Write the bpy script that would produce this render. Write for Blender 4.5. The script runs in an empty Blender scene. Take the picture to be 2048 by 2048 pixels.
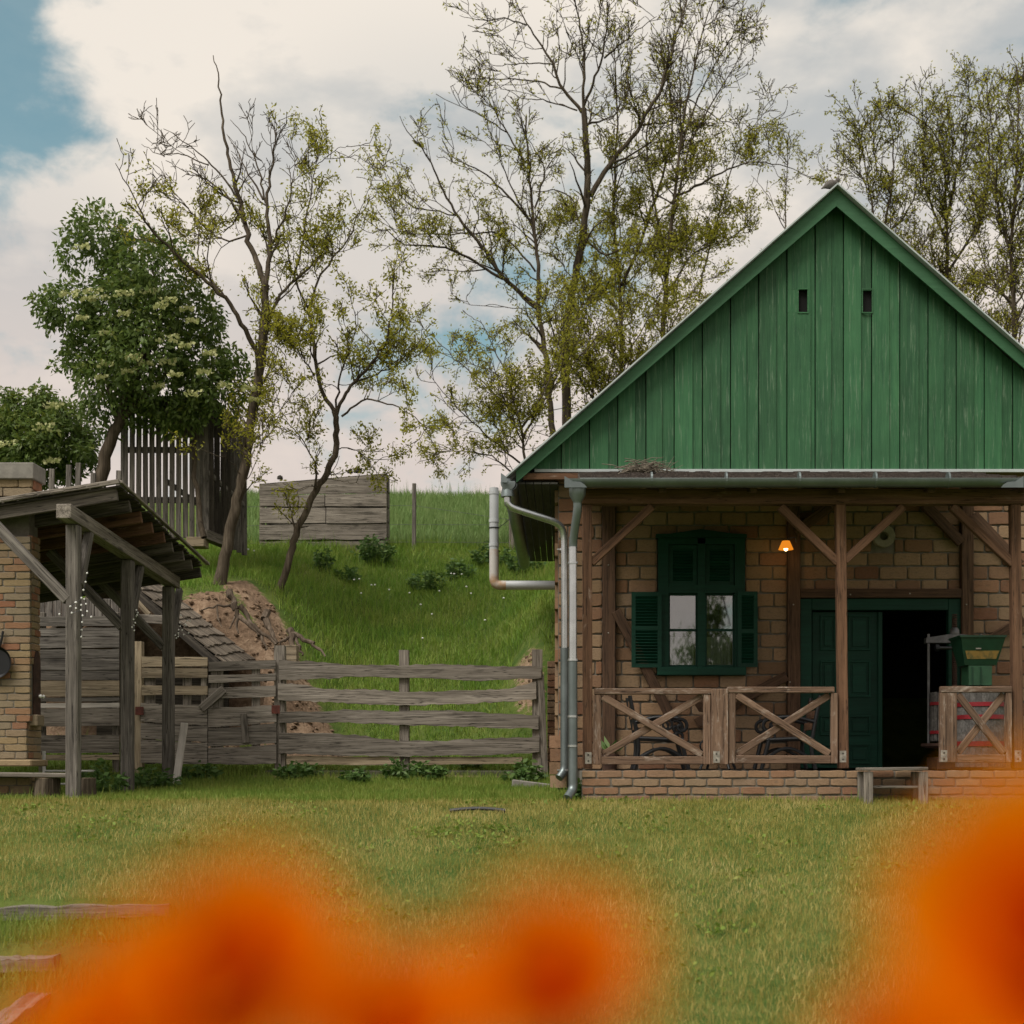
import bpy, bmesh, math, random
import numpy as np
from mathutils import Vector, Matrix
R = math.radians
rnd = random.Random(7)
rs = np.random.RandomState(11)
SC = bpy.context.scene
COL = SC.collection

# ------------------------------------------------------------------ camera
CX, CY, F, CZ = 1125.0, 1530.0, 2700.0, 0.36      # axis of the lens in the 2048 px photograph, focal length in px, eye height
cam_d = bpy.data.cameras.new('camera')
cam = bpy.data.objects.new('camera', cam_d); COL.objects.link(cam)
cam.location = (0, 0, CZ); cam.rotation_euler = (R(90), 0, 0)
cam_d.sensor_width = 36; cam_d.lens = 36 * F / 2048
cam_d.shift_x = -(CX - 1024) / 2048; cam_d.shift_y = (CY - 1024) / 2048
cam_d.clip_start = 0.02; cam_d.clip_end = 2000
cam_d.dof.use_dof = True; cam_d.dof.focus_distance = 16.5; cam_d.dof.aperture_fstop = 2.35
SC.camera = cam

def S(px, py, Y):                                   # photograph pixel at a real distance Y -> point of the place
    return Vector(((px - CX) / F * Y, Y, CZ + (CY - py) / F * Y))
def SX(px, Y): return (px - CX) / F * Y
def SZ(py, Y): return CZ + (CY - py) / F * Y

# ------------------------------------------------------------------ world
SUN_EL, SUN_AZ = R(56), R(222)                      # azimuth clockwise from +Y: behind the camera on the left, softened by cloud
w = bpy.data.worlds.new('World'); SC.world = w; w.use_nodes = True
nt = w.node_tree; nt.nodes.clear()
def N(t, **k):
    n = nt.nodes.new(t)
    for a, b in k.items(): setattr(n, a, b)
    return n
L = lambda a, b: nt.links.new(a, b)
def wmath(op, a, b=None, clamp=False):
    n = N('ShaderNodeMath', operation=op, use_clamp=clamp)
    for i, v in enumerate((a, b)):
        if v is None: continue
        if isinstance(v, (int, float)): n.inputs[i].default_value = v
        else: L(v, n.inputs[i])
    return n.outputs[0]
def wmix(f, a, b):
    n = N('ShaderNodeMix', data_type='RGBA')
    for s, v in ((n.inputs[0], f), (n.inputs[6], a), (n.inputs[7], b)):
        if isinstance(v, (int, float)): s.default_value = v
        elif isinstance(v, tuple): s.default_value = v + (1,)
        else: L(v, s)
    return n.outputs[2]
def wramp(f, p0, p1):
    n = N('ShaderNodeMapRange', interpolation_type='SMOOTHSTEP')
    L(f, n.inputs[0]); n.inputs[1].default_value = p0; n.inputs[2].default_value = p1
    return n.outputs[0]
tc = N('ShaderNodeTexCoord')
sky = N('ShaderNodeTexSky', sky_type='NISHITA', sun_disc=False, sun_elevation=SUN_EL, sun_rotation=SUN_AZ,
        altitude=100, air_density=1.0, dust_density=2.0, ozone_density=1.5)
def wdot(px, py):
    v = Vector(((px - CX) / F, 1, (CY - py) / F)).normalized()
    n = N('ShaderNodeVectorMath', operation='DOT_PRODUCT'); n.inputs[1].default_value = v
    L(tc.outputs['Generated'], n.inputs[0]); return n.outputs['Value']
def wnoise(scale, detail, rough, off=(0, 0, 0), sq=(1, 1, 1), dist=0.0):
    m = N('ShaderNodeMapping'); m.inputs['Location'].default_value = off; m.inputs['Scale'].default_value = sq
    L(tc.outputs['Generated'], m.inputs['Vector'])
    n = N('ShaderNodeTexNoise'); n.inputs['Scale'].default_value = scale; n.inputs['Detail'].default_value = detail
    n.inputs['Roughness'].default_value = rough; n.inputs['Distortion'].default_value = dist
    L(m.outputs[0], n.inputs['Vector']); return n.outputs['Fac']
sep = N('ShaderNodeSeparateXYZ'); L(tc.outputs['Generated'], sep.inputs[0])
elev = sep.outputs['Z']
n_big = wnoise(3.2, 9, 0.55, (3.1, 0.4, 1.7), (1, 1, 1.7), 0.25)
n_mid = wnoise(9.0, 8, 0.55, (1.0, 5.0, 2.0), (1, 1, 1.9), 0.1)
patch = wramp(wdot(-60, -20), math.cos(0.15), math.cos(0.02))          # the open blue toward upper left
band = wramp(wdot(900, 590), math.cos(0.20), math.cos(0.03))           # thinner veil in the middle
wisp = wramp(wdot(270, 55), math.cos(0.075), math.cos(0.03))
cov = wmath('ADD', wmath('MULTIPLY', n_big, 1.2), wmath('MULTIPLY', n_mid, 1.35))
cov = wmath('ADD', cov, wmath('MULTIPLY', wmath('SUBTRACT', wnoise(17, 9, 0.62, (2, 2, 9), (1, 1, 1.5), 0.35), 0.5), 1.5))
cov = wmath('SUBTRACT', cov, wmath('MULTIPLY', patch, 1.0))
cov = wmath('ADD', cov, wmath('MULTIPLY', wisp, 0.62))
cov = wmath('SUBTRACT', cov, wmath('MULTIPLY', band, 0.33))
cover = wramp(cov, 0.42, 1.10)
shade = wramp(wmath('ADD', wmath('MULTIPLY', wnoise(4.2, 7, 0.55, (7, 1, 3), (1, 1, 2.4), 0.3), 0.75), wmath('MULTIPLY', n_mid, 0.60)), 0.52, 0.80)
glow = wramp(wdot(640, 230), math.cos(0.26), math.cos(0.02))
shade = wmath('ADD', shade, wmath('MULTIPLY', glow, 0.45), True)
shade = wmath('SUBTRACT', shade, wmath('MULTIPLY', band, 0.55), True)
ccol = wmix(shade, (0.47, 0.485, 0.485), (0.80, 0.735, 0.655))
band2 = wramp(wdot(40, 600), math.cos(0.13), math.cos(0.02))
shade = wmath('SUBTRACT', shade, wmath('MULTIPLY', band2, 0.45), True)
ccol = wmix(shade, (0.47, 0.485, 0.485), (0.80, 0.735, 0.655))
low = wramp(elev, 0.44, 0.20)
lowf = wmath("MULTIPLY", low, 0.72)
ccol = wmix(lowf, ccol, (0.71, 0.60, 0.54))
skyt = N('ShaderNodeMix', data_type='RGBA', blend_type='MULTIPLY'); skyt.inputs[0].default_value = 1.0
L(sky.outputs[0], skyt.inputs[6]); skyt.inputs[7].default_value = (0.98, 1.50, 1.15, 1)
bg1 = N('ShaderNodeBackground'); L(skyt.outputs[2], bg1.inputs[0]); bg1.inputs[1].default_value = 0.09
bg2 = N('ShaderNodeBackground'); L(ccol, bg2.inputs[0]); bg2.inputs[1].default_value = 1.0
mx = N('ShaderNodeMixShader'); cf = wmath('MULTIPLY', wmath('ADD', wmath('MULTIPLY', cover, 0.86), 0.14), 1.0, True)
L(cf, mx.inputs[0]); L(bg1.outputs[0], mx.inputs[1]); L(bg2.outputs[0], mx.inputs[2])
wo = N('ShaderNodeOutputWorld'); L(mx.outputs[0], wo.inputs[0])
w.cycles.sampling_method = 'MANUAL'; w.cycles.sample_map_resolution = 512

# ------------------------------------------------------------------ sun, exposure
sd = bpy.data.lights.new('sun', 'SUN'); sd.energy = 3.6; sd.angle = R(38); sd.color = (1, 0.94, 0.85)
so = bpy.data.objects.new('sun', sd); COL.objects.link(so); so.location = (-10, -15, 30)
sdir = Vector((math.sin(SUN_AZ) * math.cos(SUN_EL), math.cos(SUN_AZ) * math.cos(SUN_EL), math.sin(SUN_EL)))
so.rotation_euler = (-sdir).to_track_quat('-Z', 'Y').to_euler()
vs = SC.view_settings; vs.view_transform = 'Standard'; vs.look = 'None'; vs.gamma = 1; vs.use_curve_mapping = False
vs.exposure = 0.14

# ------------------------------------------------------------------ object helpers
WM = {}
def place(o, M, parent=None):
    COL.objects.link(o)
    if parent is not None:
        o.parent = parent; o.matrix_parent_inverse = WM[parent.name].inverted()
    o.matrix_basis = M; WM[o.name] = M.copy()
    return o
def tag(o, label=None, cat=None, group=None, kind=None):
    for k, v in (('label', label), ('category', cat), ('group', group), ('kind', kind)):
        if v: o[k] = v
    return o
def thing(name, label, cat, loc=(0, 0, 0), group=None):
    o = bpy.data.objects.new(name, None); o.empty_display_size = 0.2
    place(o, Matrix.Translation(loc)); return tag(o, label, cat, group)
def mesh_np(name, V, Fs, mat=None, smooth=False):
    """V (n,3); Fs list of int arrays (m,k)"""
    me = bpy.data.meshes.new(name)
    V = np.asarray(V, dtype=np.float32).reshape(-1, 3)
    me.vertices.add(len(V)); me.vertices.foreach_set('co', V.ravel())
    Fs = [np.asarray(f, dtype=np.int32) for f in Fs if len(f)]
    lv = np.concatenate([f.ravel() for f in Fs]); tot = np.concatenate([np.full(len(f), f.shape[1], dtype=np.int32) for f in Fs])
    st = np.concatenate(([0], np.cumsum(tot)[:-1])).astype(np.int32)
    me.loops.add(len(lv)); me.loops.foreach_set('vertex_index', lv)
    me.polygons.add(len(tot)); me.polygons.foreach_set('loop_start', st); me.polygons.foreach_set('loop_total', tot)
    if smooth: me.polygons.foreach_set('use_smooth', np.ones(len(tot), dtype=bool))
    me.update(calc_edges=True)
    if mat: me.materials.append(mat)
    return me
def obj(name, me, parent=None, M=None, kind=None):
    o = bpy.data.objects.new(name, me); place(o, M or Matrix.Identity(4), parent)
    if kind: o['kind'] = kind
    return o
class MB:
    def __init__(s): s.v = []; s.f = []
    def add(s, vs, fs):
        b = len(s.v); s.v += [tuple(v) for v in vs]; s.f += [tuple(i + b for i in f) for f in fs]; return s
    def box(s, c, d, M=None):
        x, y, z = d[0] / 2, d[1] / 2, d[2] / 2
        vs = [Vector((a, b, e)) for a in (-x, x) for b in (-y, y) for e in (-z, z)]
        if M: vs = [M @ v for v in vs]
        vs = [v + Vector(c) for v in vs]
        return s.add(vs, [(0, 1, 3, 2), (4, 6, 7, 5), (0, 4, 5, 1), (2, 3, 7, 6), (0, 2, 6, 4), (1, 5, 7, 3)])
    def bar(s, p0, p1, wd, ht, up=(0, 0, 1)):
        M = axes(p0, p1, up); l = (Vector(p1) - Vector(p0)).length
        return s.box((Vector(p0) + Vector(p1)) / 2, (l, wd, ht), M.to_3x3())
    def tube(s, pts, r, n=8, cap=True):
        pts = [Vector(p) for p in pts]; k = len(pts)
        rr = r if isinstance(r, (list, tuple)) else [r] * k
        vs = []; prev = None
        for i in range(k):
            t = (pts[min(i + 1, k - 1)] - pts[max(i - 1, 0)])
            t = t.normalized() if t.length > 1e-9 else Vector((0, 0, 1))
            a = prev if prev is not None else (Vector((1, 0, 0)) if abs(t.x) < .8 else Vector((0, 1, 0)))
            a = (a - t * a.dot(t)); a = a.normalized() if a.length > 1e-6 else t.orthogonal().normalized()
            prev = a; b = t.cross(a)
            vs += [pts[i] + (a * math.cos(2 * math.pi * j / n) + b * math.sin(2 * math.pi * j / n)) * rr[i] for j in range(n)]
        fs = [(i * n + j, i * n + (j + 1) % n, (i + 1) * n + (j + 1) % n, (i + 1) * n + j) for i in range(k - 1) for j in range(n)]
        if cap: fs += [tuple(range(n))[::-1], tuple(range((k - 1) * n, k * n))]
        return s.add(vs, fs)
    def lathe(s, prof, c, n=20, M=None, cap=True):
        vs = []; k = len(prof)
        for r, z in prof:
            for j in range(n):
                a = 2 * math.pi * j / n; v = Vector((r * math.cos(a), r * math.sin(a), z))
                if M: v = M @ v
                vs.append(v + Vector(c))
        fs = [(i * n + j, i * n + (j + 1) % n, (i + 1) * n + (j + 1) % n, (i + 1) * n + j) for i in range(k - 1) for j in range(n)]
        if cap: fs += [tuple(range(n))[::-1], tuple(range((k - 1) * n, k * n))]
        return s.add(vs, fs)
    def prism(s, poly, y0, y1):                    # poly of (x, z), extruded along Y
        n = len(poly)
        vs = [(x, y0, z) for x, z in poly] + [(x, y1, z) for x, z in poly]
        fs = [tuple(range(n)), tuple(range(n, 2 * n))[::-1]] + [(i, i + n, (i + 1) % n + n, (i + 1) % n) for i in range(n)]
        return s.add(vs, fs)
    def mesh(s, name, mat, smooth=False, bevel=0):
        me = bpy.data.meshes.new(name); me.from_pydata(s.v, [], s.f)
        bm = bmesh.new(); bm.from_mesh(me)
        bmesh.ops.recalc_face_normals(bm, faces=bm.faces)
        if bevel: bmesh.ops.bevel(bm, geom=list(bm.edges), offset=bevel, segments=1, affect='EDGES', clamp_overlap=True)
        bm.to_mesh(me); bm.free()
        if smooth:
            me.polygons.foreach_set('use_smooth', [True] * len(me.polygons))
            try: me.set_sharp_from_angle(angle=R(40))
            except Exception: pass
        me.materials.append(mat); return me
    def build(s, name, mat, parent=None, smooth=False, bevel=0, kind=None):
        return obj(name, s.mesh(name, mat, smooth, bevel), parent, None, kind)
def axes(p0, p1, up=(0, 0, 1)):                    # local X along p0->p1, local Z toward up
    p0, p1 = Vector(p0), Vector(p1); x = (p1 - p0).normalized(); u = Vector(up)
    if abs(x.dot(u)) > 0.98: u = Vector((0, -1, 0))
    y = u.cross(x).normalized(); z = x.cross(y)
    M = Matrix((x, y, z)).transposed().to_4x4(); M.translation = (p0 + p1) / 2
    return M
def beam(name, p0, p1, wd, ht, mat, parent, up=(0, 0, 1), bev=0.006, rough=0.0, seg=1):
    """a piece of timber: local X along its length, width wd across, height ht toward up"""
    l = (Vector(p1) - Vector(p0)).length; m = MB()
    if seg == 1: m.box((0, 0, 0), (l, wd, ht))
    else:
        vs = []
        for i in range(seg + 1):
            x = -l / 2 + l * i / seg
            j = [rnd.uniform(-rough, rough) for _ in range(4)]
            vs += [(x, -wd / 2 + j[0] * .3, -ht / 2 + j[1]), (x, wd / 2 + j[0] * .3, -ht / 2 + j[1]), (x, wd / 2 + j[2] * .3, ht / 2 + j[3]), (x, -wd / 2 + j[2] * .3, ht / 2 + j[3])]
        fs = [(4 * i + a, 4 * i + (a + 1) % 4, 4 * i + 4 + (a + 1) % 4, 4 * i + 4 + a) for i in range(seg) for a in range(4)]
        fs += [(3, 2, 1, 0), (4 * seg, 4 * seg + 1, 4 * seg + 2, 4 * seg + 3)]
        m.add(vs, fs)
    me = m.mesh(name, mat, False, bev if seg == 1 else 0)
    return obj(name, me, parent, axes(p0, p1, up))
def wavy(name, cols, Y, th, mat, parent, rough=0.006, sub=5):
    """board seen from the front: cols of (px, py_top, py_bottom), at distance Y, th thick, uneven edges"""
    cols = sorted(cols); xs = [c[0] for c in cols]
    n = max(2, sub * (len(cols) - 1) + 1); gx = np.linspace(xs[0], xs[-1], n)
    tp = np.interp(gx, xs, [c[1] for c in cols]); bt = np.interp(gx, xs, [c[2] for c in cols])
    X = (gx - CX) / F * Y; zt = SZ(tp, Y) + rs.uniform(-rough, rough, n); zb = SZ(bt, Y) + rs.uniform(-rough, rough, n)
    c = Vector((X.mean(), Y, (zt.mean() + zb.mean()) / 2)); vs = []
    for i in range(n):
        for yy, z in ((-th / 2, zb[i]), (th / 2, zb[i]), (th / 2, zt[i]), (-th / 2, zt[i])): vs.append((X[i] - c.x, yy, z - c.z))
    fs = [(4 * i + a, 4 * i + (a + 1) % 4, 4 * i + 4 + (a + 1) % 4, 4 * i + 4 + a) for i in range(n - 1) for a in range(4)]
    fs += [(3, 2, 1, 0), (4 * n - 4, 4 * n - 3, 4 * n - 2, 4 * n - 1)]
    return obj(name, MB().add(vs, fs).mesh(name, mat), parent, Matrix.Translation(c))
def vbeam(name, x0, x1, yt, yb, Y, th, mat, parent, lean=0, bev=0.006):      # upright timber from pixel edges
    xm = (x0 + x1) / 2; wd = (x1 - x0) / F * Y
    return beam(name, S(xm + lean, yb, Y), S(xm, yt, Y), wd, th, mat, parent, up=(0, -1, 0), bev=bev)
def hbeam(name, x0, x1, yt, yb, Y, th, mat, parent, bev=0.006):
    ym = (yt + yb) / 2
    return beam(name, S(x0, ym, Y), S(x1, ym, Y), th, (yb - yt) / F * Y, mat, parent, bev=bev)
def bend(pts, r, n=5):                              # round the corners of a polyline
    pts = [Vector(p) for p in pts]; out = [pts[0]]
    for a, b, c in zip(pts, pts[1:], pts[2:]):
        d1 = min(r, (a - b).length * .49); d2 = min(r, (c - b).length * .49)
        p, q = b + (a - b).normalized() * d1, b + (c - b).normalized() * d2
        for i in range(n + 1):
            t = i / n; out.append(p * (1 - t) ** 2 + b * 2 * t * (1 - t) + q * t * t)
    return out + [pts[-1]]

# ------------------------------------------------------------------ materials
def newmat(name):
    m = bpy.data.materials.new(name); m.use_nodes = True; t = m.node_tree; t.nodes.clear()
    out = t.nodes.new('ShaderNodeOutputMaterial'); p = t.nodes.new('ShaderNodeBsdfPrincipled')
    t.links.new(p.outputs[0], out.inputs[0]); return m, t, p, out
def ramp(t, fac, stops):
    r = t.nodes.new('ShaderNodeValToRGB'); e = r.color_ramp.elements
    while len(e) < len(stops): e.new(0.5)
    for i, (p, c) in enumerate(stops): e[i].position = p; e[i].color = tuple(c) + (1,)
    t.links.new(fac, r.inputs[0]); return r.outputs[0]
def tmath(t, op, a, b):
    n = t.nodes.new('ShaderNodeMath'); n.operation = op
    for i, v in enumerate((a, b)):
        if isinstance(v, (int, float)): n.inputs[i].default_value = v
        else: t.links.new(v, n.inputs[i])
    return n.outputs[0]
def tmix(t, f, a, b, mode='MIX'):
    n = t.nodes.new('ShaderNodeMix'); n.data_type = 'RGBA'; n.blend_type = mode
    for s, v in ((n.inputs[0], f), (n.inputs[6], a), (n.inputs[7], b)):
        if isinstance(v, (int, float)): s.default_value = v
        elif isinstance(v, tuple): s.default_value = v + (1,)
        else: t.links.new(v, s)
    return n.outputs[2]
def coords(t, scale=(1, 1, 1), randoff=True, kind='Object'):
    c = t.nodes.new('ShaderNodeTexCoord'); v = c.outputs[kind]
    if randoff:
        o = t.nodes.new('ShaderNodeObjectInfo'); a = t.nodes.new('ShaderNodeVectorMath'); a.operation = 'MULTIPLY_ADD'
        t.links.new(o.outputs['Random'], a.inputs[0]); a.inputs[1].default_value = (37, 53, 71); t.links.new(v, a.inputs[2]); v = a.outputs[0]
    m = t.nodes.new('ShaderNodeMapping'); m.inputs['Scale'].default_value = scale; t.links.new(v, m.inputs['Vector'])
    return m.outputs[0]
def noise(t, vec, scale=1, detail=5, rough=0.6, dist=0):
    n = t.nodes.new('ShaderNodeTexNoise'); n.inputs['Scale'].default_value = scale; n.inputs['Detail'].default_value = detail
    n.inputs['Roughness'].default_value = rough; n.inputs['Distortion'].default_value = dist
    t.links.new(vec, n.inputs['Vector']); return n.outputs['Fac']
def bump(t, p, h, dist=0.01, strength=0.6):
    b = t.nodes.new('ShaderNodeBump'); b.inputs['Distance'].default_value = dist; b.inputs['Strength'].default_value = strength
    t.links.new(h, b.inputs['Height']); t.links.new(b.outputs[0], p.inputs['Normal'])
def wood(name, dark, mid, light, axis=0, rough=0.85, vary=0.45, grain=22, flake=None, bumpd=0.008, spec=0.25, fscale=(14, 4.0), crack=0):
    m, t, p, _ = newmat(name)
    sc = [grain] * 3; sc[axis] = 1.1; fine = [grain * 4] * 3; fine[axis] = 3.0
    g = noise(t, coords(t, tuple(sc)), 1, 6, 0.65, 0.6); g2 = noise(t, coords(t, tuple(fine)), 1, 3, 0.6)
    bl = noise(t, coords(t, (2.2, 2.2, 2.2)), 1, 4, 0.6)
    f = tmath(t, 'ADD', tmath(t, 'MULTIPLY', g, 0.62), tmath(t, 'MULTIPLY', g2, 0.38))
    c = ramp(t, f, [(0.33, dark), (0.5, mid), (0.68, light)])
    oi = t.nodes.new('ShaderNodeObjectInfo')
    k = tmath(t, 'ADD', 1 - vary / 2, tmath(t, 'MULTIPLY', oi.outputs['Random'], vary))
    k = tmath(t, 'MULTIPLY', k, tmath(t, 'ADD', 0.62, tmath(t, 'MULTIPLY', bl, 0.76)))
    vm = t.nodes.new('ShaderNodeVectorMath'); vm.operation = 'SCALE'; t.links.new(c, vm.inputs[0]); t.links.new(k, vm.inputs['Scale'])
    c = vm.outputs[0]
    if crack:
        s4 = [34] * 3; s4[axis] = .9
        ck_ = tmath(t, 'ABSOLUTE', tmath(t, 'SUBTRACT', noise(t, coords(t, tuple(s4)), 1, 3, .5, .4), .5), 0)
        cm = ramp(t, ck_, [(.0, (1, 1, 1)), (crack, (0, 0, 0))])
        s5 = [9] * 3; s5[axis] = 2.6
        kn = ramp(t, noise(t, coords(t, tuple(s5)), 1, 2, .5), [(.66, (0, 0, 0)), (.76, (.75, .75, .75))])
        c = tmix(t, cm, c, tuple(x * .25 for x in dark)); c = tmix(t, kn, c, tuple(x * .6 for x in dark))
    if flake:
        col, lo, hi = flake
        s3 = [fscale[0]] * 3; s3[axis] = fscale[1]
        fl = noise(t, coords(t, tuple(s3)), 1, 8, 0.75, 0.3)
        fm = ramp(t, fl, [(lo, (0, 0, 0)), (hi, (1, 1, 1))])
        c = tmix(t, fm, c, col)
    t.links.new(c, p.inputs['Base Color']); p.inputs['Roughness'].default_value = rough; p.inputs['Specular IOR Level'].default_value = spec
    bump(t, p, f, bumpd, 0.8); return m
M_ = {}
M_['oldwood'] = wood('weathered_wood', (.070, .060, .048), (.20, .175, .148), (.34, .305, .265), vary=.5, crack=.022)
M_['greywood'] = wood('grey_wood', (.045, .039, .034), (.122, .109, .096), (.24, .22, .196), vary=.35, crack=.022)
M_['purlin'] = wood('purlin_wood', (.028, .024, .019), (.095, .082, .066), (.20, .178, .145), vary=.6, crack=.016)
M_['darkwood'] = wood('dark_roof_wood', (.018, .016, .013), (.055, .047, .038), (.11, .095, .075), vary=.6, crack=.016)
M_['tanwood'] = wood('tan_wood', (.15, .115, .075), (.30, .24, .165), (.42, .35, .25), vary=.4, crack=.022)
M_['paleboard'] = wood('pale_wood', (.30, .27, .24), (.48, .44, .40), (.62, .58, .53), vary=.2)
M_['brownwood'] = wood('brown_stained_wood', (.060, .032, .019), (.125, .066, .038), (.19, .105, .062), vary=.25, flake=((.27, .20, .155), .60, .72), crack=.016)
M_['railwood'] = wood('worn_rail_wood', (.075, .046, .031), (.155, .098, .066), (.235, .158, .11), vary=.3, flake=((.36, .30, .25), .54, .68), crack=.022)
M_['wallwood'] = wood('dark_brown_timber', (.040, .024, .015), (.085, .048, .029), (.13, .075, .046), vary=.3, crack=.016)
M_['green'] = wood('green_painted_board', (.017, .074, .033), (.030, .110, .046), (.044, .142, .060), vary=.48, grain=26, rough=.6, flake=((.16, .24, .16), .55, .72), bumpd=.006, spec=.3, fscale=(38, 2.2))
M_['greentrim'] = wood('green_painted_trim', (.026, .098, .043), (.033, .118, .052), (.042, .135, .063), vary=.12, rough=.55, flake=((.18, .26, .17), .70, .78), bumpd=.003, spec=.4)
M_['darkgreen'] = wood('dark_green_paint', (.003, .027, .017), (.005, .040, .025), (.006, .052, .033), vary=.2, rough=.55, bumpd=.003, spec=.2)
M_['bark'] = wood('bark', (.022, .017, .012), (.066, .052, .037), (.135, .11, .082), axis=2, grain=11, vary=.2, bumpd=.02, spec=.1)
M_['root'] = wood('root_wood', (.03, .022, .016), (.09, .068, .05), (.20, .16, .125), axis=2, grain=9, vary=.3, bumpd=.015, spec=.1)
M_['shingle'] = wood('wood_shingle', (.045, .036, .028), (.14, .115, .09), (.25, .215, .175), vary=.7, crack=.022)
def plain(name, col, rough=.5, metal=0.0, nz=0.0, nscale=8, bd=0, spec=.5, col2=None, lo=.4, hi=.65):
    m, t, p, _ = newmat(name); p.inputs['Roughness'].default_value = rough; p.inputs['Metallic'].default_value = metal
    p.inputs['Specular IOR Level'].default_value = spec
    f = noise(t, coords(t), nscale, 6, .65)
    c2 = col2 or tuple(x * (1 - nz) for x in col)
    t.links.new(ramp(t, f, [(lo, c2), (hi, col)]), p.inputs['Base Color'])
    if bd: bump(t, p, noise(t, coords(t), nscale * 6, 5, .7), bd, .7)
    return m
M_['zinc'] = plain('zinc_gutter', (.20, .235, .24), .42, .75, .25, 3)
M_['galv'] = plain('galvanised_pipe', (.62, .65, .67), .27, .9, .2, 5)
M_['pvc'] = plain('grey_plastic_pipe', (.42, .44, .46), .35, 0, .12, 2)
M_['pvcstain'] = plain('rust_stained_pipe', (.44, .42, .40), .5, 0, 0, 3, col2=(.33, .20, .11), lo=.42, hi=.58)
M_['iron'] = plain('black_cast_iron', (.012, .013, .016), .38, .3, .3, 12, spec=.6)
M_['rust'] = plain('rusty_iron', (.075, .036, .024), .8, .2, .5, 14, .002)
M_['redrust'] = plain('red_oxide_hinge', (.15, .035, .022), .8, 0, .5, 14)
M_['steel'] = plain('dull_steel', (.16, .16, .165), .45, .6, .4, 10)
M_['red'] = plain('red_painted_hoop', (.27, .012, .02), .5, 0, .3, 6)
M_['mortar'] = plain('lime_mortar', (.19, .17, .14), .95, 0, .35, 9, .006)
M_['concrete'] = plain('grey_concrete', (.24, .225, .20), .9, 0, .3, 7, .004)
M_['white'] = plain('white_paint', (.62, .61, .58), .6, 0, .15, 6)
M_['bracket'] = plain('light_metal_plate', (.40, .37, .32), .55, .3, .5, 20)
M_['roofsheet'] = plain('grey_roof_sheet', (.17, .17, .17), .8, 0, .35, 3, .004)
M_['flash'] = plain('pale_metal_flashing', (.42, .47, .475), .5, 0, .15, 3)
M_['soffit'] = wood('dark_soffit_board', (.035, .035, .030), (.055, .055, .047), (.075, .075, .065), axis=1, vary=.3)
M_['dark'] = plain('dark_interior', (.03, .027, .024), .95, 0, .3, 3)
M_['thatch'] = plain('brown_roof_grit', (.11, .088, .075), .95, 0, .5, 30, .02)
M_['black'] = plain('vent_shade_black', (.004, .004, .004), .95)  # near-black colour, painted shade for the gable vents
M_['oldstone'] = plain('mossy_dark_stone', (.10, .09, .07), .95, 0, 0, 9, .008, col2=(.045, .055, .025))
M_['poppycentre'] = plain('dark_red_flower_centre', (.07, .003, .002), .9, 0, .2, 9, spec=0)
M_['clod'] = plain('dry_earth', (.24, .165, .11), .95, 0, .5, 9, .005, spec=.1)
M_['straw'] = plain('dry_twigs', (.20, .17, .13), .9, 0, .5, 9)
M_['stone'] = plain('sandstone', (.30, .27, .20), .9, 0, .3, 9, .006)
M_['hose'] = plain('dark_hose', (.035, .035, .038), .6, 0, .2, 9)
M_['cloth'] = plain('lace_curtain', (.62, .60, .57), .9, 0, .25, 40)
M_['bird'] = plain('grey_brown_feathers', (.13, .115, .105), .85, 0, .35, 40)
M_['yellow'] = plain('worn_ochre_paint', (.25, .155, .035), .6, 0, 0, 14, col2=(.10, .09, .03), lo=.36, hi=.5)
M_['hopper'] = plain('green_enamel', (.007, .048, .022), .45, 0, .35, 6)
M_['hopper2'] = plain('light_green_enamel', (.024, .09, .042), .5, 0, .35, 6)
M_['tub'] = wood('grey_tub_staves', (.045, .042, .04), (.11, .104, .098), (.19, .182, .175), axis=2, vary=.3)
M_['stem'] = plain('green_stem', (.06, .12, .03), .6, 0, .3, 6)
M_['dandelion'] = plain('dandelion_clock', (.75, .75, .72), .9, 0, .1, 6)
M_['bead'] = plain('white_bulb', (.80, .80, .78), .25, 0, .03, 6)
def brickmat(name, pal, dirt=(.12, .105, .085)):
    m, t, p, _ = newmat(name); oi = t.nodes.new('ShaderNodeObjectInfo')
    geo = t.nodes.new('ShaderNodeNewGeometry')
    rr = tmath(t, 'FRACT', tmath(t, 'ADD', oi.outputs['Random'], tmath(t, 'MULTIPLY', geo.outputs['Random Per Island'], 1.0)), 0)
    r = t.nodes.new('ShaderNodeValToRGB'); r.color_ramp.interpolation = 'CONSTANT' if False else 'LINEAR'
    e = r.color_ramp.elements
    while len(e) < len(pal): e.new(.5)
    for i, c in enumerate(pal): e[i].position = i / (len(pal) - 1); e[i].color = tuple(c) + (1,)
    t.links.new(rr, r.inputs[0])
    v = coords(t)
    n1 = noise(t, v, 9, 6, .7); n2 = noise(t, v, 45, 4, .7)
    f = tmath(t, 'ADD', tmath(t, 'MULTIPLY', n1, .6), tmath(t, 'MULTIPLY', n2, .4))
    k = ramp(t, f, [(.30, (.52, .50, .48)), (.5, (1, 1, 1)), (.72, (1.0, .97, .92))])
    c = tmix(t, 1.0, r.outputs[0], k, 'MULTIPLY')
    lime = ramp(t, noise(t, v, 6, 8, .8), [(.60, (0, 0, 0)), (.74, (.55, .55, .55))])
    c = tmix(t, lime, c, (.36, .33, .28))
    dm = ramp(t, noise(t, v, 4, 6, .7), [(.56, (0, 0, 0)), (.74, (.7, .7, .7))])
    c = tmix(t, dm, c, dirt)
    t.links.new(c, p.inputs['Base Color']); p.inputs['Roughness'].default_value = .92; p.inputs['Specular IOR Level'].default_value = .2
    bump(t, p, f, .012, .7); return m
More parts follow.
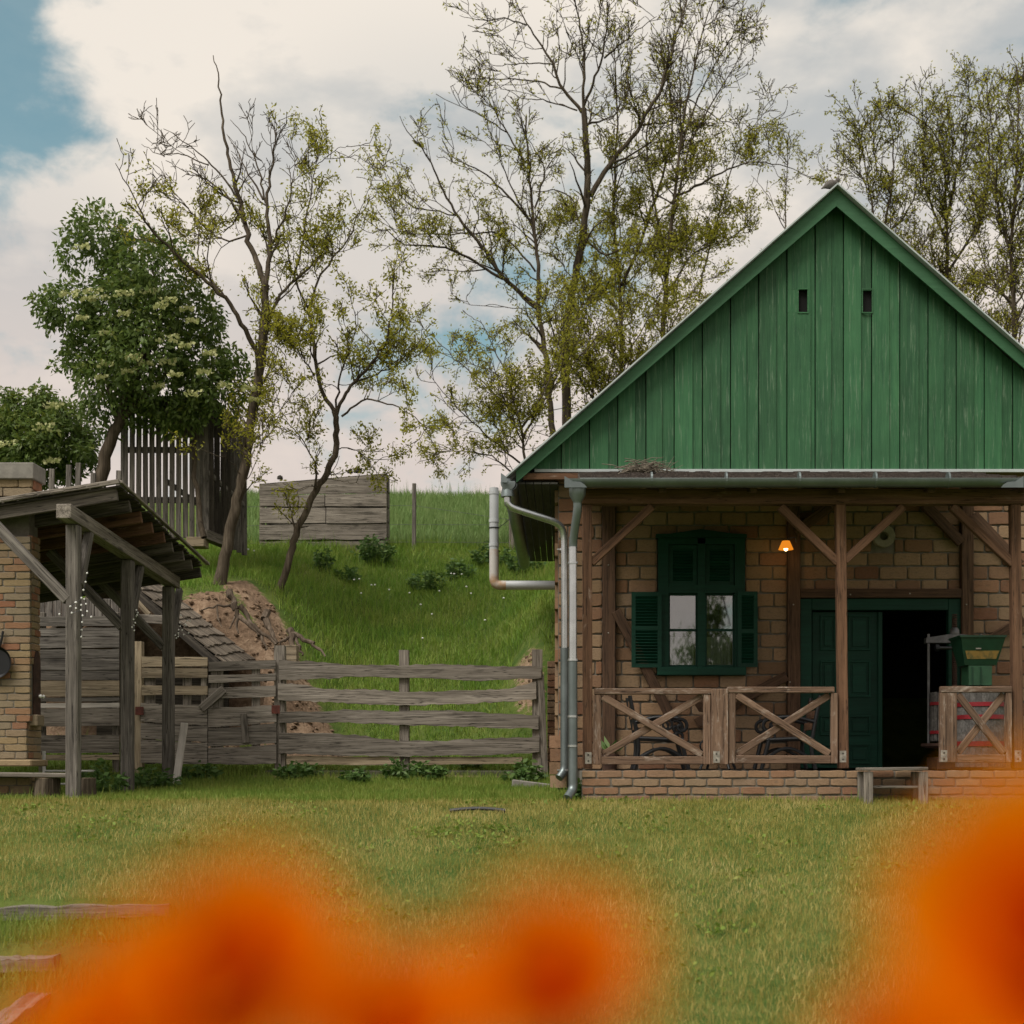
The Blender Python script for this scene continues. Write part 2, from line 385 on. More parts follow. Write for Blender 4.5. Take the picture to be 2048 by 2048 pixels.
M_['brick'] = brickmat('old_wall_brick', [(0.284, 0.191, 0.117), (0.246, 0.165, 0.098), (0.318, 0.204, 0.122), (0.312, 0.211, 0.130), (0.194, 0.120, 0.072), (0.264, 0.140, 0.082), (0.318, 0.222, 0.145), (0.240, 0.163, 0.098), (0.186, 0.092, 0.056), (0.316, 0.217, 0.134)])
M_['brick2'] = brickmat('plinth_brick', [(0.279, 0.196, 0.125), (0.306, 0.200, 0.121), (0.261, 0.183, 0.121), (0.288, 0.166, 0.101), (0.279, 0.208, 0.136), (0.252, 0.132, 0.082), (0.297, 0.191, 0.113), (0.243, 0.174, 0.121)])
M_['ovenbrick'] = brickmat('oven_brick', [(.27, .205, .125), (.29, .215, .12), (.25, .195, .13), (.29, .195, .11), (.26, .12, .07), (.26, .205, .135), (.23, .185, .13), (.28, .185, .11)])
def leafmat(name, cols, trans=.35, rough=.55):
    m, t, p, out = newmat(name); geo = t.nodes.new('ShaderNodeNewGeometry')
    c = ramp(t, geo.outputs['Random Per Island'], [(i / (len(cols) - 1), q) for i, q in enumerate(cols)])
    t.links.new(c, p.inputs['Base Color']); p.inputs['Roughness'].default_value = rough; p.inputs['Specular IOR Level'].default_value = .3
    tr = t.nodes.new('ShaderNodeBsdfTranslucent'); t.links.new(c, tr.inputs[0])
    mx = t.nodes.new('ShaderNodeMixShader'); mx.inputs[0].default_value = trans
    t.links.new(p.outputs[0], mx.inputs[1]); t.links.new(tr.outputs[0], mx.inputs[2]); t.links.new(mx.outputs[0], out.inputs[0]); return m
M_['acacia'] = leafmat('spring_acacia_leaves', [(.21, .225, .024), (.33, .315, .032), (.26, .27, .034), (.41, .375, .042), (.23, .245, .028)], .62)
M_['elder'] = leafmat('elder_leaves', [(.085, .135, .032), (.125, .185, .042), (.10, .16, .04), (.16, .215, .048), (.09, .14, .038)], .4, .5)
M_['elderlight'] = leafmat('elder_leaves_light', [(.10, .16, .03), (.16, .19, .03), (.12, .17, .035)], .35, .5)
M_['umbel'] = leafmat('elder_blossom', [(.42, .44, .19), (.52, .52, .27), (.34, .39, .14)], .3)
M_['weed'] = leafmat('weed_leaves', [(.055, .12, .026), (.09, .16, .036), (.07, .14, .036), (.11, .17, .04)], .3)
def grassmat(name, cols, patch=None):
    m, t, p, out = newmat(name); geo = t.nodes.new('ShaderNodeNewGeometry')
    v = coords(t, (1, 1, 1), False)
    f = tmath(t, 'ADD', tmath(t, 'MULTIPLY', geo.outputs['Random Per Island'], .55), tmath(t, 'MULTIPLY', tmath(t, 'SUBTRACT', noise(t, v, 1.1, 6, .65), .5), 1.7))
    f = tmath(t, 'ADD', f, .22)
    c = ramp(t, f, [(i / (len(cols) - 1), q) for i, q in enumerate(cols)])
    t.links.new(c, p.inputs['Base Color']); p.inputs['Roughness'].default_value = .6; p.inputs['Specular IOR Level'].default_value = .25
    tr = t.nodes.new('ShaderNodeBsdfTranslucent'); t.links.new(c, tr.inputs[0])
    mx = t.nodes.new('ShaderNodeMixShader'); mx.inputs[0].default_value = .3
    t.links.new(p.outputs[0], mx.inputs[1]); t.links.new(tr.outputs[0], mx.inputs[2]); t.links.new(mx.outputs[0], out.inputs[0]); return m
M_['lawn'] = grassmat('lawn_blades', [(.19, .20, .035), (.26, .245, .055), (.34, .30, .085), (.43, .36, .12), (.50, .42, .18)])
M_['lush'] = grassmat('lush_blades', [(.10, .18, .022), (.135, .215, .03), (.17, .24, .038), (.22, .26, .05), (.28, .28, .08)])
M_['hillgrass'] = grassmat('hill_blades', [(.085, .185, .018), (.12, .225, .024), (.16, .255, .032), (.21, .28, .045), (.28, .295, .08)])
M_['field'] = grassmat('field_blades', [(.10, .19, .05), (.13, .22, .06), (.155, .24, .075), (.18, .255, .085), (.21, .265, .10)])
# ground
m, t, p, _ = newmat('ground_earth')
v = coords(t, (1, 1, 1), False); at = t.nodes.new('ShaderNodeAttribute'); at.attribute_name = 'soil'
nn = noise(t, v, 2.0, 8, .7); n3 = noise(t, v, 14, 6, .7)
gcol = ramp(t, nn, [(.35, (.045, .085, .016)), (.6, (.10, .13, .03))])
scol = ramp(t, tmath(t, 'ADD', tmath(t, 'MULTIPLY', nn, .5), tmath(t, 'MULTIPLY', n3, .5)), [(.35, (.085, .055, .036)), (.5, (.20, .135, .09)), (.65, (.33, .24, .165))])
sm = tmath(t, 'ADD', at.outputs['Fac'], tmath(t, 'MULTIPLY', tmath(t, 'SUBTRACT', n3, .5), .9))
sm = ramp(t, sm, [(.42, (0, 0, 0)), (.58, (1, 1, 1))])
t.links.new(tmix(t, sm, gcol, scol), p.inputs['Base Color']); p.inputs['Roughness'].default_value = .95; p.inputs['Specular IOR Level'].default_value = .1
bump(t, p, n3, .05, .8); M_['ground'] = m

# ------------------------------------------------------------------ terrain
BY = [-400, -3, 0, 2, 4.5, 6, 7, 9.5, 12, 13, 15, 17, 18, 18.6, 27, 29, 33, 48, 56, 90, 500]
BZ = [-.6, -.5, -.45, -.65, -1.1, -1.12, -1.02, -.60, -.12, 0, .02, .12, .2, .33, 4.66, 5.05, 5.9, 9.84, 10.6, 8, -10]
def sstep(x): x = np.clip(x, 0, 1); return x * x * (3 - 2 * x)
def zbase(Y): return (np.interp(Y - .35, BY, BZ) + np.interp(Y, BY, BZ) * 2 + np.interp(Y + .35, BY, BZ)) / 4
def hn(X, Y, s): return np.sin(X * s + 1.3 * np.sin(Y * s * .7)) * np.cos(Y * s * .9 + .8 * np.sin(X * s * 1.3))
def parts_z(X, Y):
    X = np.asarray(X, float); Y = np.asarray(Y, float); b = zbase(Y)
    front = 18.75 + .75 * sstep((-X - 4.0) / .5) + .06 * hn(X, Y, 5)
    t = sstep((-X - 3.0) / 2.3) * (Y > 18.0)
    zb = np.interp(Y, [19, 20, 22, 24, 27, 30], [2.45, 2.8, 3.35, 3.85, 4.7, 5.2])
    cut = sstep((Y - front) / .35)
    left = np.maximum(zb - b, 0) * t * cut
    t2 = sstep((X + 1.35) / 1.2)
    right = 1.0 * t2 * sstep((Y - 18.5) / 1.3) * (1 - sstep((Y - 21.5) / 5))
    return b, left, right, t, t2, cut, front
def zg(X, Y):
    b, l, r, t, t2, cut, front = parts_z(X, Y)
    X = np.asarray(X, float); Y = np.asarray(Y, float)
    far = sstep((Y - 18.5) / 3)
    bumps = .012 * hn(X, Y, 1.7) + far * (.05 * hn(X, Y, 1.1) + .025 * hn(X + 3, Y, 3.1)) + np.clip(l * 3, 0, 1) * (1 - sstep((Y - 21) / 2)) * (.045 * hn(X, Y, 6) + .03 * hn(X + 2, Y, 13) + .02 * hn(X, Y + 1, 27))
    # low terraces held by the sleepers, lower left foreground
    te = sstep((-X - 2.55) / .25) * ((Y > 6.5) & (Y < 9.6))
    stepz = np.where(Y < 8.42, np.where(Y < 7.6, -1.10, -.93), -.76)
    z = b + l + r + bumps
    return z * (1 - te) + te * np.where(Y < 9.55, stepz + .01 * hn(X, Y, 3), z)
def soilmask(X, Y):
    b, l, r, t, t2, cut, front = parts_z(X, Y)
    X = np.asarray(X, float); Y = np.asarray(Y, float)
    face = ((Y > front - .1) & (Y < front + .45) & (X < -3.3)) * 1.0
    # bare slope on the right side of the left bank, thinning uphill
    d = (-X) - (3.35 + (Y - 18.8) * .62)
    slope = np.exp(-(d / .50) ** 2) * (Y > 18.7) * (1 - sstep((Y - 21.2) / 1.5))
    top = np.exp(-((-X - 4.9 - (Y - 19) * .3) / .6) ** 2) * (Y > 19) * (1 - sstep((Y - 20.3) / 1.2)) * .8
    rb = np.exp(-((X + .42 + .1 * (Y - 19)) / .33) ** 2) * sstep((Y - 18.8) / .6) * (1 - sstep((Y - 20.0) / 1.6))
    base = .62 * np.exp(-((Y - 17.95) / .22) ** 2) * (X < -.1) * (X > -4.2)
    return np.clip(np.maximum.reduce([face, slope * 1.05, top * .9, rb * .62, base]), 0, 1)
def axis_vals(lo, a, b, hi, step):
    mid = np.arange(a, b, step); l = a - np.geomspace(step * 2, a - lo, 16)[::-1]; h = b + np.geomspace(step, hi - b, 16)
    return np.concatenate([l, mid, h])
gx = axis_vals(-500, -9.5, 8, 500, .11); gy = axis_vals(-400, 5.5, 30, 500, .11)
GX, GY = np.meshgrid(gx, gy); GZ = zg(GX, GY)
V = np.stack([GX, GY, GZ], -1).reshape(-1, 3); nx, ny = len(gx), len(gy)
I = (np.arange(ny - 1)[:, None] * nx + np.arange(nx - 1)[None]).ravel()
me = mesh_np('ground', V, [np.stack([I, I + 1, I + nx + 1, I + nx], 1)], M_['ground'], True)
a = me.attributes.new('soil', 'FLOAT', 'POINT'); a.data.foreach_set('value', soilmask(GX, GY).ravel().astype(np.float32))
ground = obj('ground', me); tag(ground, 'green lawn, earth bank and grassy hillside behind the fence', None, None, 'structure')
def hit(px, py, y0=6.0, y1=60.0):                   # where the sight line of a pixel meets the ground
    Y = np.arange(y0, y1, .02); X = (px - CX) / F * Y; Z = CZ + (CY - py) / F * Y
    i = np.argmax(zg(X, Y) >= Z); return Vector((X[i], Y[i], float(zg(X[i], Y[i]))))
def gz(x, y): return float(zg(x, y))

# ------------------------------------------------------------------ grass (stuff)
def blades(name, X, Y, h, wd, mat, label, lean=.45, spread=1.0):
    n = len(X); Z = zg(X, Y) - .01
    a = rs.uniform(0, 2 * np.pi, n); la = rs.uniform(0, 2 * np.pi, n); ln = np.abs(rs.normal(0, lean, n)) * h
    hh = h * rs.uniform(.55, 1.25, n) * np.where(rs.uniform(0, 1, n) < .025, 1.9, 1)
    ww = wd * rs.uniform(.7, 1.3, n)
    dx, dy = np.cos(a) * ww / 2, np.sin(a) * ww / 2
    b0 = np.stack([X - dx, Y - dy, Z], 1); b1 = np.stack([X + dx, Y + dy, Z], 1)
    mx_, my_ = X + np.cos(la) * ln * .35, Y + np.sin(la) * ln * .35
    m0 = np.stack([mx_ - dx * .7, my_ - dy * .7, Z + hh * .6], 1); m1 = np.stack([mx_ + dx * .7, my_ + dy * .7, Z + hh * .6], 1)
    tp = np.stack([X + np.cos(la) * ln, Y + np.sin(la) * ln, Z + hh], 1)
    V = np.stack([b0, b1, m1, m0, tp], 1).reshape(-1, 3); i = np.arange(n) * 5
    me = mesh_np(name, V, [np.stack([i, i + 1, i + 2, i + 3], 1), np.stack([i + 3, i + 2, i + 4], 1)], mat)
    o = obj(name, me); return tag(o, label, 'grass', None, 'stuff')
def scatter(y0, y1, dens, m0=-140, m1=2190, power=1.0):
    # uniform per area inside the wedge the photograph covers (plus a margin at each side)
    n = int(dens * (m1 - m0) / F * (y1 ** 2 - y0 ** 2) / 2)
    Y = np.sqrt(rs.uniform(y0 ** 2, y1 ** 2, n)); X = (rs.uniform(m0, m1, n) - CX) / F * Y; return X, Y
def keep(X, Y, solid=True):
    k = np.ones(len(X), bool)
    k &= ~((X > -.1) & (Y > 15.45) & (Y < 21)); k &= ~((X > .16) & (X < 4.75) & (Y > 13.3) & (Y < 15.6))
    k &= ~((X < -5.4) & (Y > 14.0) & (Y < 14.6))
    return k
def nz2(X, Y, s): return .5 + .5 * hn(X * 1.3 + 5, Y, s) * .7 + .15 * hn(X, Y * 1.7, s * 2.3)
X, Y = scatter(6.3, 13.3, 2300); k = keep(X, Y); X, Y = X[k], Y[k]
tall = (X < -2.5) & (Y < 9.5)
blades('lawn_grass', X[~tall], Y[~tall], .045 + .02 * nz2(X[~tall], Y[~tall], 1.3), .0048, M_['lawn'], 'mown yellow green lawn in front of the house')
X2, Y2 = scatter(6.6, 9.5, 1300, -140, 520); k = X2 < -2.2; X2, Y2 = X2[k], Y2[k]
blades('tall_grass', X2, Y2, .13 * np.ones(len(X2)), .006, M_['lush'], 'taller lush grass between the wooden sleepers', .5)
X, Y = scatter(13.1, 18.3, 1700); k = keep(X, Y); X, Y = X[k], Y[k]
near_f = np.exp(-((Y - 18.1) / .5) ** 2)
k = rs.uniform(0, 1, len(X)) > .8 * (soilmask(X, Y) > .45); X, Y, near_f = X[k], Y[k], near_f[k]
blades('yard_grass', X, Y, .055 + .03 * nz2(X, Y, 1.1) + .05 * near_f, .006, M_['lush'], 'deeper green grass between lawn and fence')
X, Y = scatter(18.2, 28.5, 900, -60, 1180); k = keep(X, Y) & (X < 0); X, Y = X[k], Y[k]
s_ = soilmask(X, Y); k = rs.uniform(0, 1, len(X)) > s_ * 2.6; X, Y = X[k], Y[k]
blades('hill_grass', X, Y, .075 + .13 * nz2(X, Y, .9) * sstep((Y - 19) / 3) + .03, .010, M_['hillgrass'], 'long fresh grass on the hillside behind the fence', .6)
X, Y = scatter(28, 50, 150, 400, 1200)
blades('field_crop', X, Y, .33 * np.ones(len(X)), .022, M_['field'], 'green cereal field on the crest of the hill', .35)
X, Y = scatter(27.6, 30.5, 300, 420, 1160)
blades('field_edge_grass', X, Y, .26 * np.ones(len(X)), .014, M_['field'], 'tall pale grass along the edge of the field', .5)

# clods and root litter on the bare bank, broad leaved patches in the lawn
X, Y = scatter(18.6, 21.5, 110, 300, 1120); k = soilmask(X, Y) > .5; X, Y = X[k], Y[k]; Zc_ = zg(X, Y); m = MB()
for a, b, c_ in zip(X, Y, Zc_):
    q = rnd.uniform(.012, .05); m.lathe([(q * .5, -q * .5), (q * rnd.uniform(.8, 1.1), 0), (q * rnd.uniform(.3, .6), q * .55)], (a, b, c_), 5, Matrix.Rotation(rnd.uniform(-.6, .6), 3, 'X'))
tag(m.build('earth_clods', M_['clod'], None), 'small clods of earth on the bare bank', 'earth', None, 'stuff')
X, Y = scatter(18.7, 21.3, 45, 300, 760); k = (soilmask(X, Y) > .3); X, Y = X[k], Y[k]
blades('dry_grass', X, Y, np.full(len(X), .10), .006, M_['root'], 'dry grass and fine roots on the bare bank', 1.1)
Cs, Ds = [], []
for q in range(70):
    cy = math.sqrt(rnd.uniform(7 ** 2, 13.2 ** 2)); cx_ = (rnd.uniform(0, 2050) - CX) / F * cy; sg_ = rnd.uniform(.05, .28)
    for r in range(rnd.randint(10, 46)):
        x_, y_ = cx_ + rnd.gauss(0, sg_), cy + rnd.gauss(0, sg_ * .8); a = rnd.uniform(0, 6.28); Cs.append((x_, y_, gz(x_, y_) + rnd.uniform(.015, .045))); Ds.append((math.cos(a), math.sin(a), .55))
Cl, Dl = Cs, Ds
# ------------------------------------------------------------------ brick laying
def brick_variants(mat, n=8, jit=.035):
    out = []
    for q in range(n):                              # rings along the length, pinched at both ends, edges worn unevenly
        vs = []
        for x_, k_ in ((-.5, .84), (-.44, .98), (-.1, 1), (.2, 1), (.44, .98), (.5, .84)):
            for a, b in ((-1, -1), (1, -1), (1, 1), (-1, 1)):
                vs.append((x_ + rnd.uniform(-.012, .012), a * .5 * (k_ if a < 0 else 1) + rnd.uniform(-.03, .03), b * .5 * k_ + rnd.uniform(-jit, jit)))
        fs = [(4 * i + a, 4 * i + (a + 1) % 4, 4 * i + 4 + (a + 1) % 4, 4 * i + 4 + a) for i in range(5) for a in range(4)] + [(3, 2, 1, 0), (20, 21, 22, 23)]
        me = bpy.data.meshes.new('brick'); me.from_pydata(vs, [], fs); bm = bmesh.new(); bm.from_mesh(me); bmesh.ops.recalc_face_normals(bm, faces=bm.faces)
        fr = [e for e in bm.edges if all(v.co.y < -.2 for v in e.verts) and abs(e.verts[0].co.z - e.verts[1].co.z) < .3 and abs(e.verts[0].co.x - e.verts[1].co.x) > .05]
        bmesh.ops.bevel(bm, geom=fr, offset=.045, segments=1, affect='EDGES', clamp_overlap=True)
        bm.to_mesh(me); bm.free(); me.materials.append(mat); out.append(me)
    return out
def lay(parent, variants, x0, x1, z0, z1, pitch_x, pitch_z, yface, depth, blocked, joint=.012, name='brick', tol=.075):
    rows = int(round((z1 - z0) / pitch_z)); ph = (z1 - z0) / rows; cnt = 0
    for r in range(rows):
        za, zb = z0 + r * ph, z0 + (r + 1) * ph
        bl = sorted([(a, b) for a, b, c, d in blocked if c < zb - tol and d > za + tol])
        free = []; cur = x0
        for a, b in bl:
            if a > cur: free.append((cur, min(a, x1)))
            cur = max(cur, b)
        if cur < x1: free.append((cur, x1))
        off = (r % 2) * pitch_x / 2 + rnd.uniform(-.04, .04)
        for a, b in free:
            g = x0 - pitch_x * 2 + off; edges = [a]
            while g < b:
                if g > a + .06 and g < b - .06: edges.append(g + rnd.uniform(-.02, .02))
                g += pitch_x
            edges.append(b)
            for e0, e1 in zip(edges, edges[1:]):
                wl = e1 - e0 - joint
                if wl < .03: continue
                o = bpy.data.objects.new(name, rnd.choice(variants))
                yj = yface + rnd.uniform(-.006, .006)
                Mx = Matrix.Translation(((e0 + e1) / 2, yj + depth / 2, (za + zb) / 2 + rnd.uniform(-.002, .002))) @ Matrix.Rotation(rnd.uniform(-.008, .008), 4, 'Y') @ Matrix.Diagonal((wl, depth, ph - joint, 1))
                place(o, Mx, parent); cnt += 1
    return cnt
def joined_bricks(parent, boxes, mat, name='brick'):
    m = MB()
    for c, d in boxes: m.box(c, d)
    return m.build(name, mat, parent, kind='stuff')

# ------------------------------------------------------------------ the house
YW, YG, YV = 15.5, 15.36, 13.5                     # wall face, gable boards, veranda front
house = thing('brick_house', 'brick house with green boarded gable and timber porch', 'house', (3.1, 15.5, 0))
apX = SX(1672, 15.2); apZ = SZ(371, 15.12); XL, XR = SX(1116, YW), 2 * apX - SX(1116, YW)
FLOOR = SZ(1539, 13.36); YB = 20.9
EAVE_X, EAVE_Z = SX(1016, 15.12), SZ(953, 15.12)
slope = (apZ - EAVE_Z) / (apX - EAVE_X)
# openings
dX0, dX1, dZ1 = SX(1597.7, YW), SX(1923, YW), SZ(1197, YW)
wX0, wX1, wZ0, wZ1 = SX(1315, YW), SX(1490, YW), SZ(1351, YW), SZ(1069, YW)
WT = SZ(945, YW) + .02                              # top of the masonry
body = MB(); yb0, yb1 = YW + .022, YW + .32
def wallbox(a, b, c, d): body.box(((a + b) / 2, (yb0 + yb1) / 2, (c + d) / 2), (b - a, yb1 - yb0, d - c))
wallbox(XL, wX0, -.1, WT); wallbox(wX1, dX0, -.1, WT); wallbox(dX1, XR, -.1, WT)
wallbox(wX0, wX1, -.1, wZ0); wallbox(wX0, wX1, wZ1, WT); wallbox(dX0, dX1, dZ1, WT); wallbox(dX0, dX1, -.1, FLOOR - .02)
for xx in (XL + .15, XR - .15): body.box((xx, (yb1 + YB) / 2, WT / 2 - .05), (.3, YB - yb1, WT + .1))
body.box(((XL + XR) / 2, YB - .15, WT / 2 - .06), (XR - XL - .6, .29, WT + .08))
wall = body.build('wall', M_['mortar'], house)
V1 = brick_variants(M_['brick']); V2 = brick_variants(M_['brick2'], 10, jit=.065); V3 = brick_variants(M_['ovenbrick'], jit=.05)
# wall timbers (pixel rectangles), kept free of bricks
tim = [(1205, 1230.5, 1000, 1545), (1574.6, 1599, 1000, 1545), (1921, 1944.5, 1000, 1545), (1597, 1922, 1178, 1197.5)]
bl = [(SX(a, YW), SX(b, YW), SZ(d, YW), SZ(c, YW)) for a, b, c, d in tim]
bl += [(dX0, dX1, -1, dZ1), (wX0, wX1, wZ0, wZ1), (SX(1744, YW), SX(1789, YW), SZ(1096, YW), SZ(1051, YW))]
nb = lay(wall, V1, XL, SX(2056, YW), FLOOR - .01, WT, .307, .1535, YW, .06, bl, .018)
boxes = []
for r in range(24):                                 # the bricks out of frame and on the flank
    z = FLOOR + .0765 + r * .1535
    if z > WT - .07: break
    x = SX(2060, YW) + (r % 2) * .15
    while x < XR: boxes.append(((x + .15, YW + .03, z), (.29, .06, .14))); x += .307
    y = YW + .08 + (r % 2) * .15
    while y < YB - .2: boxes.append(((XL - .012, y + .15, z), (.05, .29, .14))); y += .307
for r in range(4):
    boxes.append(((XL + .005 - (r % 2) * .008, YW - .02, .17 + r * .152), (.19, .10, .14)))
joined_bricks(wall, boxes, M_['brick'])
for k_, (a, b, c, d) in enumerate(tim[:3]):
    vbeam('wall_post', a, b, c, d, YW - .02, .12, M_['wallwood'], house)
hbeam('lintel', 1599.5, 1920.5, 1178.5, 1196.5, YW - .02, .12, M_['wallwood'], house)
for a, b, yy in (((1232, 1222), (1350, 1450), 0), ((1573, 1352), (1392, 1447), .0), ((1850, 1010), (1923, 1086), 0), ((1946, 1030), (2040, 1130), 0), ((1590, 1065), (1660, 1012), 0), ((1946, 1300), (2048, 1240), 0)):
    beam('wall_brace', S(a[0], a[1], YW - .07), S(b[0], b[1], YW - .07), .06, .115, M_['wallwood'], house, up=(0, 0, 1))
for px, py in ((1587, 1209), (1933, 1209), (1701, 1189), (1820, 1187), (1217, 1130), (1217, 1266), (1580, 1364)):
    MB().lathe([(.009, -.012), (.009, 0), (.004, .004)], S(px, py, YW - .082), 8, Matrix.Rotation(R(90), 3, 'X')).build('bolt', M_['bracket'], house, True)
# plinth of the porch
PX0, PX1 = SX(1163, 13.36), SX(2052, 13.36)
pl = MB(); pl.box(((PX0 + PX1) / 2, (13.375 + YW - .01) / 2, FLOOR / 2 - .12), (PX1 - PX0 - .01, YW - .01 - 13.375, FLOOR + .2))
plinth = pl.build('plinth', M_['mortar'], house)
lay(plinth, V2, PX0, PX1, -.02, FLOOR - .004, .245, .0825, 13.362, .05, [], .017)
# gable
gable = MB(); gable.prism([(SX(1050, YG), SZ(942, YG)), (2 * apX - SX(1050, YG), SZ(942, YG)), (apX, apZ - .12)], YG + .035, YG + .07)
gable = gable.build('gable', M_['black'], house)  # backing sheet painted black to stand in for the shade inside the vents
gz0 = SZ(939, YG)
def roofz(x): return apZ - abs(x - apX) * slope - .10
vents = [(SX(1596.5, YG), SX(1614.5, YG), SZ(625, YG), SZ(580, YG)), (SX(1725, YG), SX(1743, YG), SZ(625, YG), SZ(581, YG))]
pitch = 56.4; x = 1123.7 - pitch * 2; 
def gable_board(a, b, yc):
    xa, xb = SX(a, YG), SX(b, YG)
    za, zb = roofz(xa), roofz(xb)
    if max(za, zb) < gz0 + .05: return
    pts = [(xa, max(za, gz0 + .004)), (xb, max(zb, gz0 + .004))]
    segs = [(gz0, None)]
    def slab(lo, tops, xa=xa, xb=xb):
        m = MB(); top = [(xx, zz) for xx, zz in tops]
        m.prism([(xa, lo), (xb, lo)] + top[::-1], -.012, .012)
        c = Vector(((xa + xb) / 2, yc, lo)); m.v = [((v[2] - lo), v[1], v[0] - c.x) for v in m.v]     # local X runs up the board
        Mt = Matrix(((0, 0, 1, c.x), (0, 1, 0, c.y), (1, 0, 0, lo), (0, 0, 0, 1)))
        return obj('board', m.mesh('board', M_['green']), gable, Mt)
    if xa < apX < xb: pts.insert(1, (apX, roofz(apX)))
    for vx0, vx1, vz0, vz1 in vents:
        if xa < vx0 + .02 and xb > vx1 - .02:       # the board is sawn out round the vent hole
            slab(gz0, [(xa, vz0), (xb, vz0)])
            for p0, p1 in ((xa, vx0), (vx1, xb)):
                if p1 - p0 > .01: slab(vz0 + .001, [(p0, vz1 - .001), (p1, vz1 - .001)], p0, p1)
            slab(vz1, pts); return
    slab(gz0, pts)
while x < 2056:
    sp = .6 + rnd.uniform(-.06, .06)
    if 1570 < x < 1610: x0_, x1_, x2_ = x, x + 46, x + pitch
    elif 1690 < x < 1745: x0_, x1_, x2_ = x, x + pitch * .60, x + pitch
    else: x0_, x1_, x2_ = x, x + pitch * sp, x + pitch
    gable_board(x0_, x1_ - .3, YG + rnd.uniform(-.004, .002)); gable_board(x1_ + .05, x2_ - 2.0, YG + .015 + rnd.uniform(-.003, .003))
    x += pitch
for vx0, vx1, vz0, vz1 in vents:
    m = MB()
    for c, d in (((vx0 - .006, (vz0 + vz1) / 2), (.012, vz1 - vz0 + .03)), ((vx1 + .006, (vz0 + vz1) / 2), (.012, vz1 - vz0 + .03)), (((vx0 + vx1) / 2, vz0 - .008), (vx1 - vx0 - .001, .014)), (((vx0 + vx1) / 2, vz1 + .008), (vx1 - vx0 - .001, .014))):
        m.box((c[0], YG - .015, c[1]), (d[0], .014, d[1]))
    m.build('vent_frame', M_['green'], gable)
# verge boards (fascia) and roof
for sgn in (1, -1):
    def mp(x): return apX + sgn * (x - apX)
    ang = math.atan(slope)
    fas = MB(); tipx = SX(1032.5, 15.2); tipz = SZ(966, 15.2)
    a0 = (EAVE_X + .04, EAVE_Z + .01); 
    poly = [(apX + 0, apZ - .006), (apX, apZ - .205), (tipx, tipz), (tipx - .002, EAVE_Z - (0) + (tipx - EAVE_X) * slope - .006)]
    poly = [(mp(px_), pz_) for px_, pz_ in poly]
    fas.prism(poly, 15.18, 15.205); fas.build('verge_board', M_['greentrim'], house)
    rf = MB(); n_ = Vector((-math.sin(ang), 0, math.cos(ang)))
    a_ = Vector((EAVE_X - .02, 0, EAVE_Z - .02 * slope)); b_ = Vector((apX, 0, apZ))
    poly = [(a_.x, a_.z), (b_.x, b_.z), (b_.x, b_.z - .045), (a_.x + .02, a_.z - .03)]
    rf.prism([(mp(q), z) for q, z in poly], 15.212, YB + .2)
    rf = rf.build('roof', M_['roofsheet'], house)
    fl = MB(); poly = [(a_.x - .005, a_.z + .0), (b_.x, b_.z + .005), (b_.x, b_.z + .026), (a_.x - .005, a_.z + .022)]
    fl.prism([(mp(q), z) for q, z in poly], 15.10, 15.24); fl.build('verge_flashing', M_['flash'], house)
    tl = MB()                                       # rows of roof tiles proud of the sheet, seen edge on
    for r in range(14):
        t0 = r / 14; p0 = a_ + (b_ - a_) * t0; p1 = a_ + (b_ - a_) * (t0 + .085)
        tl.prism([(mp(p0.x), p0.z + .004), (mp(p0.x), p0.z + .016), (mp(p1.x), p1.z + .008), (mp(p1.x), p1.z + .002)], 15.6, YB + .18)
    tl.build('tile_course', M_['roofsheet'], rf)
# soffit boards under the left eave, wall plate end
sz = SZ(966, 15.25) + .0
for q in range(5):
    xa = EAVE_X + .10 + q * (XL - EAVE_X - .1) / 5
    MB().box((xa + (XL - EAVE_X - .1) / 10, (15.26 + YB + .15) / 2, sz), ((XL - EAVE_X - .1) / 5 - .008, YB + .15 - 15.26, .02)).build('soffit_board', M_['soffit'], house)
hbeam('tie_beam', 1046, 1190, 948, 961, 15.30, .1, M_['brownwood'], house)
hbeam('gable_drip', 1069, 2060, 939, 945, YG - .025, .05, M_['flash'], house, bev=.002)
# left eave gutter, seen from below
def gutter(name, p0, p1, r, mat, parent, n=12):
    m = MB(); M3 = axes(p0, p1).to_3x3(); ax = (Vector(p1) - Vector(p0))
    prof = [(math.cos(math.pi + math.pi * i / n) * r, math.sin(math.pi + math.pi * i / n) * r) for i in range(n + 1)]
    vs = []
    for e in (Vector(p0), Vector(p1)):
        for rr in (1.0, .94):
            vs += [e + M3 @ Vector((0, a * rr, b * rr)) for a, b in prof]
    k = n + 1; fs = []
    for i in range(n):
        fs += [(i, i + 1, 2 * k + i + 1, 2 * k + i), (k + i, 3 * k + i, 3 * k + i + 1, k + i + 1), (i, k + i, k + i + 1, i + 1), (2 * k + i, 2 * k + i + 1, 3 * k + i + 1, 3 * k + i)]
    fs += [(0, 2 * k, 3 * k, k), (n, k + n, 3 * k + n, 2 * k + n)]
    m.add(vs, fs); return m.build(name, mat, parent, True)
ge = gutter('gutter', S(1019, 967, 15.12), Vector((SX(1019, 15.12) + .0, YB + .1, SZ(967, 15.12) - .02)), .085, M_['zinc'], house)
cap = MB(); c = S(1016, 966, 15.1); cap.lathe([(.083, 0), (.083, .012), (.02, .02)], c + Vector((0, 0, -.0)), 20, Matrix.Rotation(R(90), 3, 'X'))
cap.v = [v if v[2] <= c.z + .02 else (v[0], v[1], c.z + .02) for v in cap.v]; cap.build('end_cap', M_['zinc'], ge)
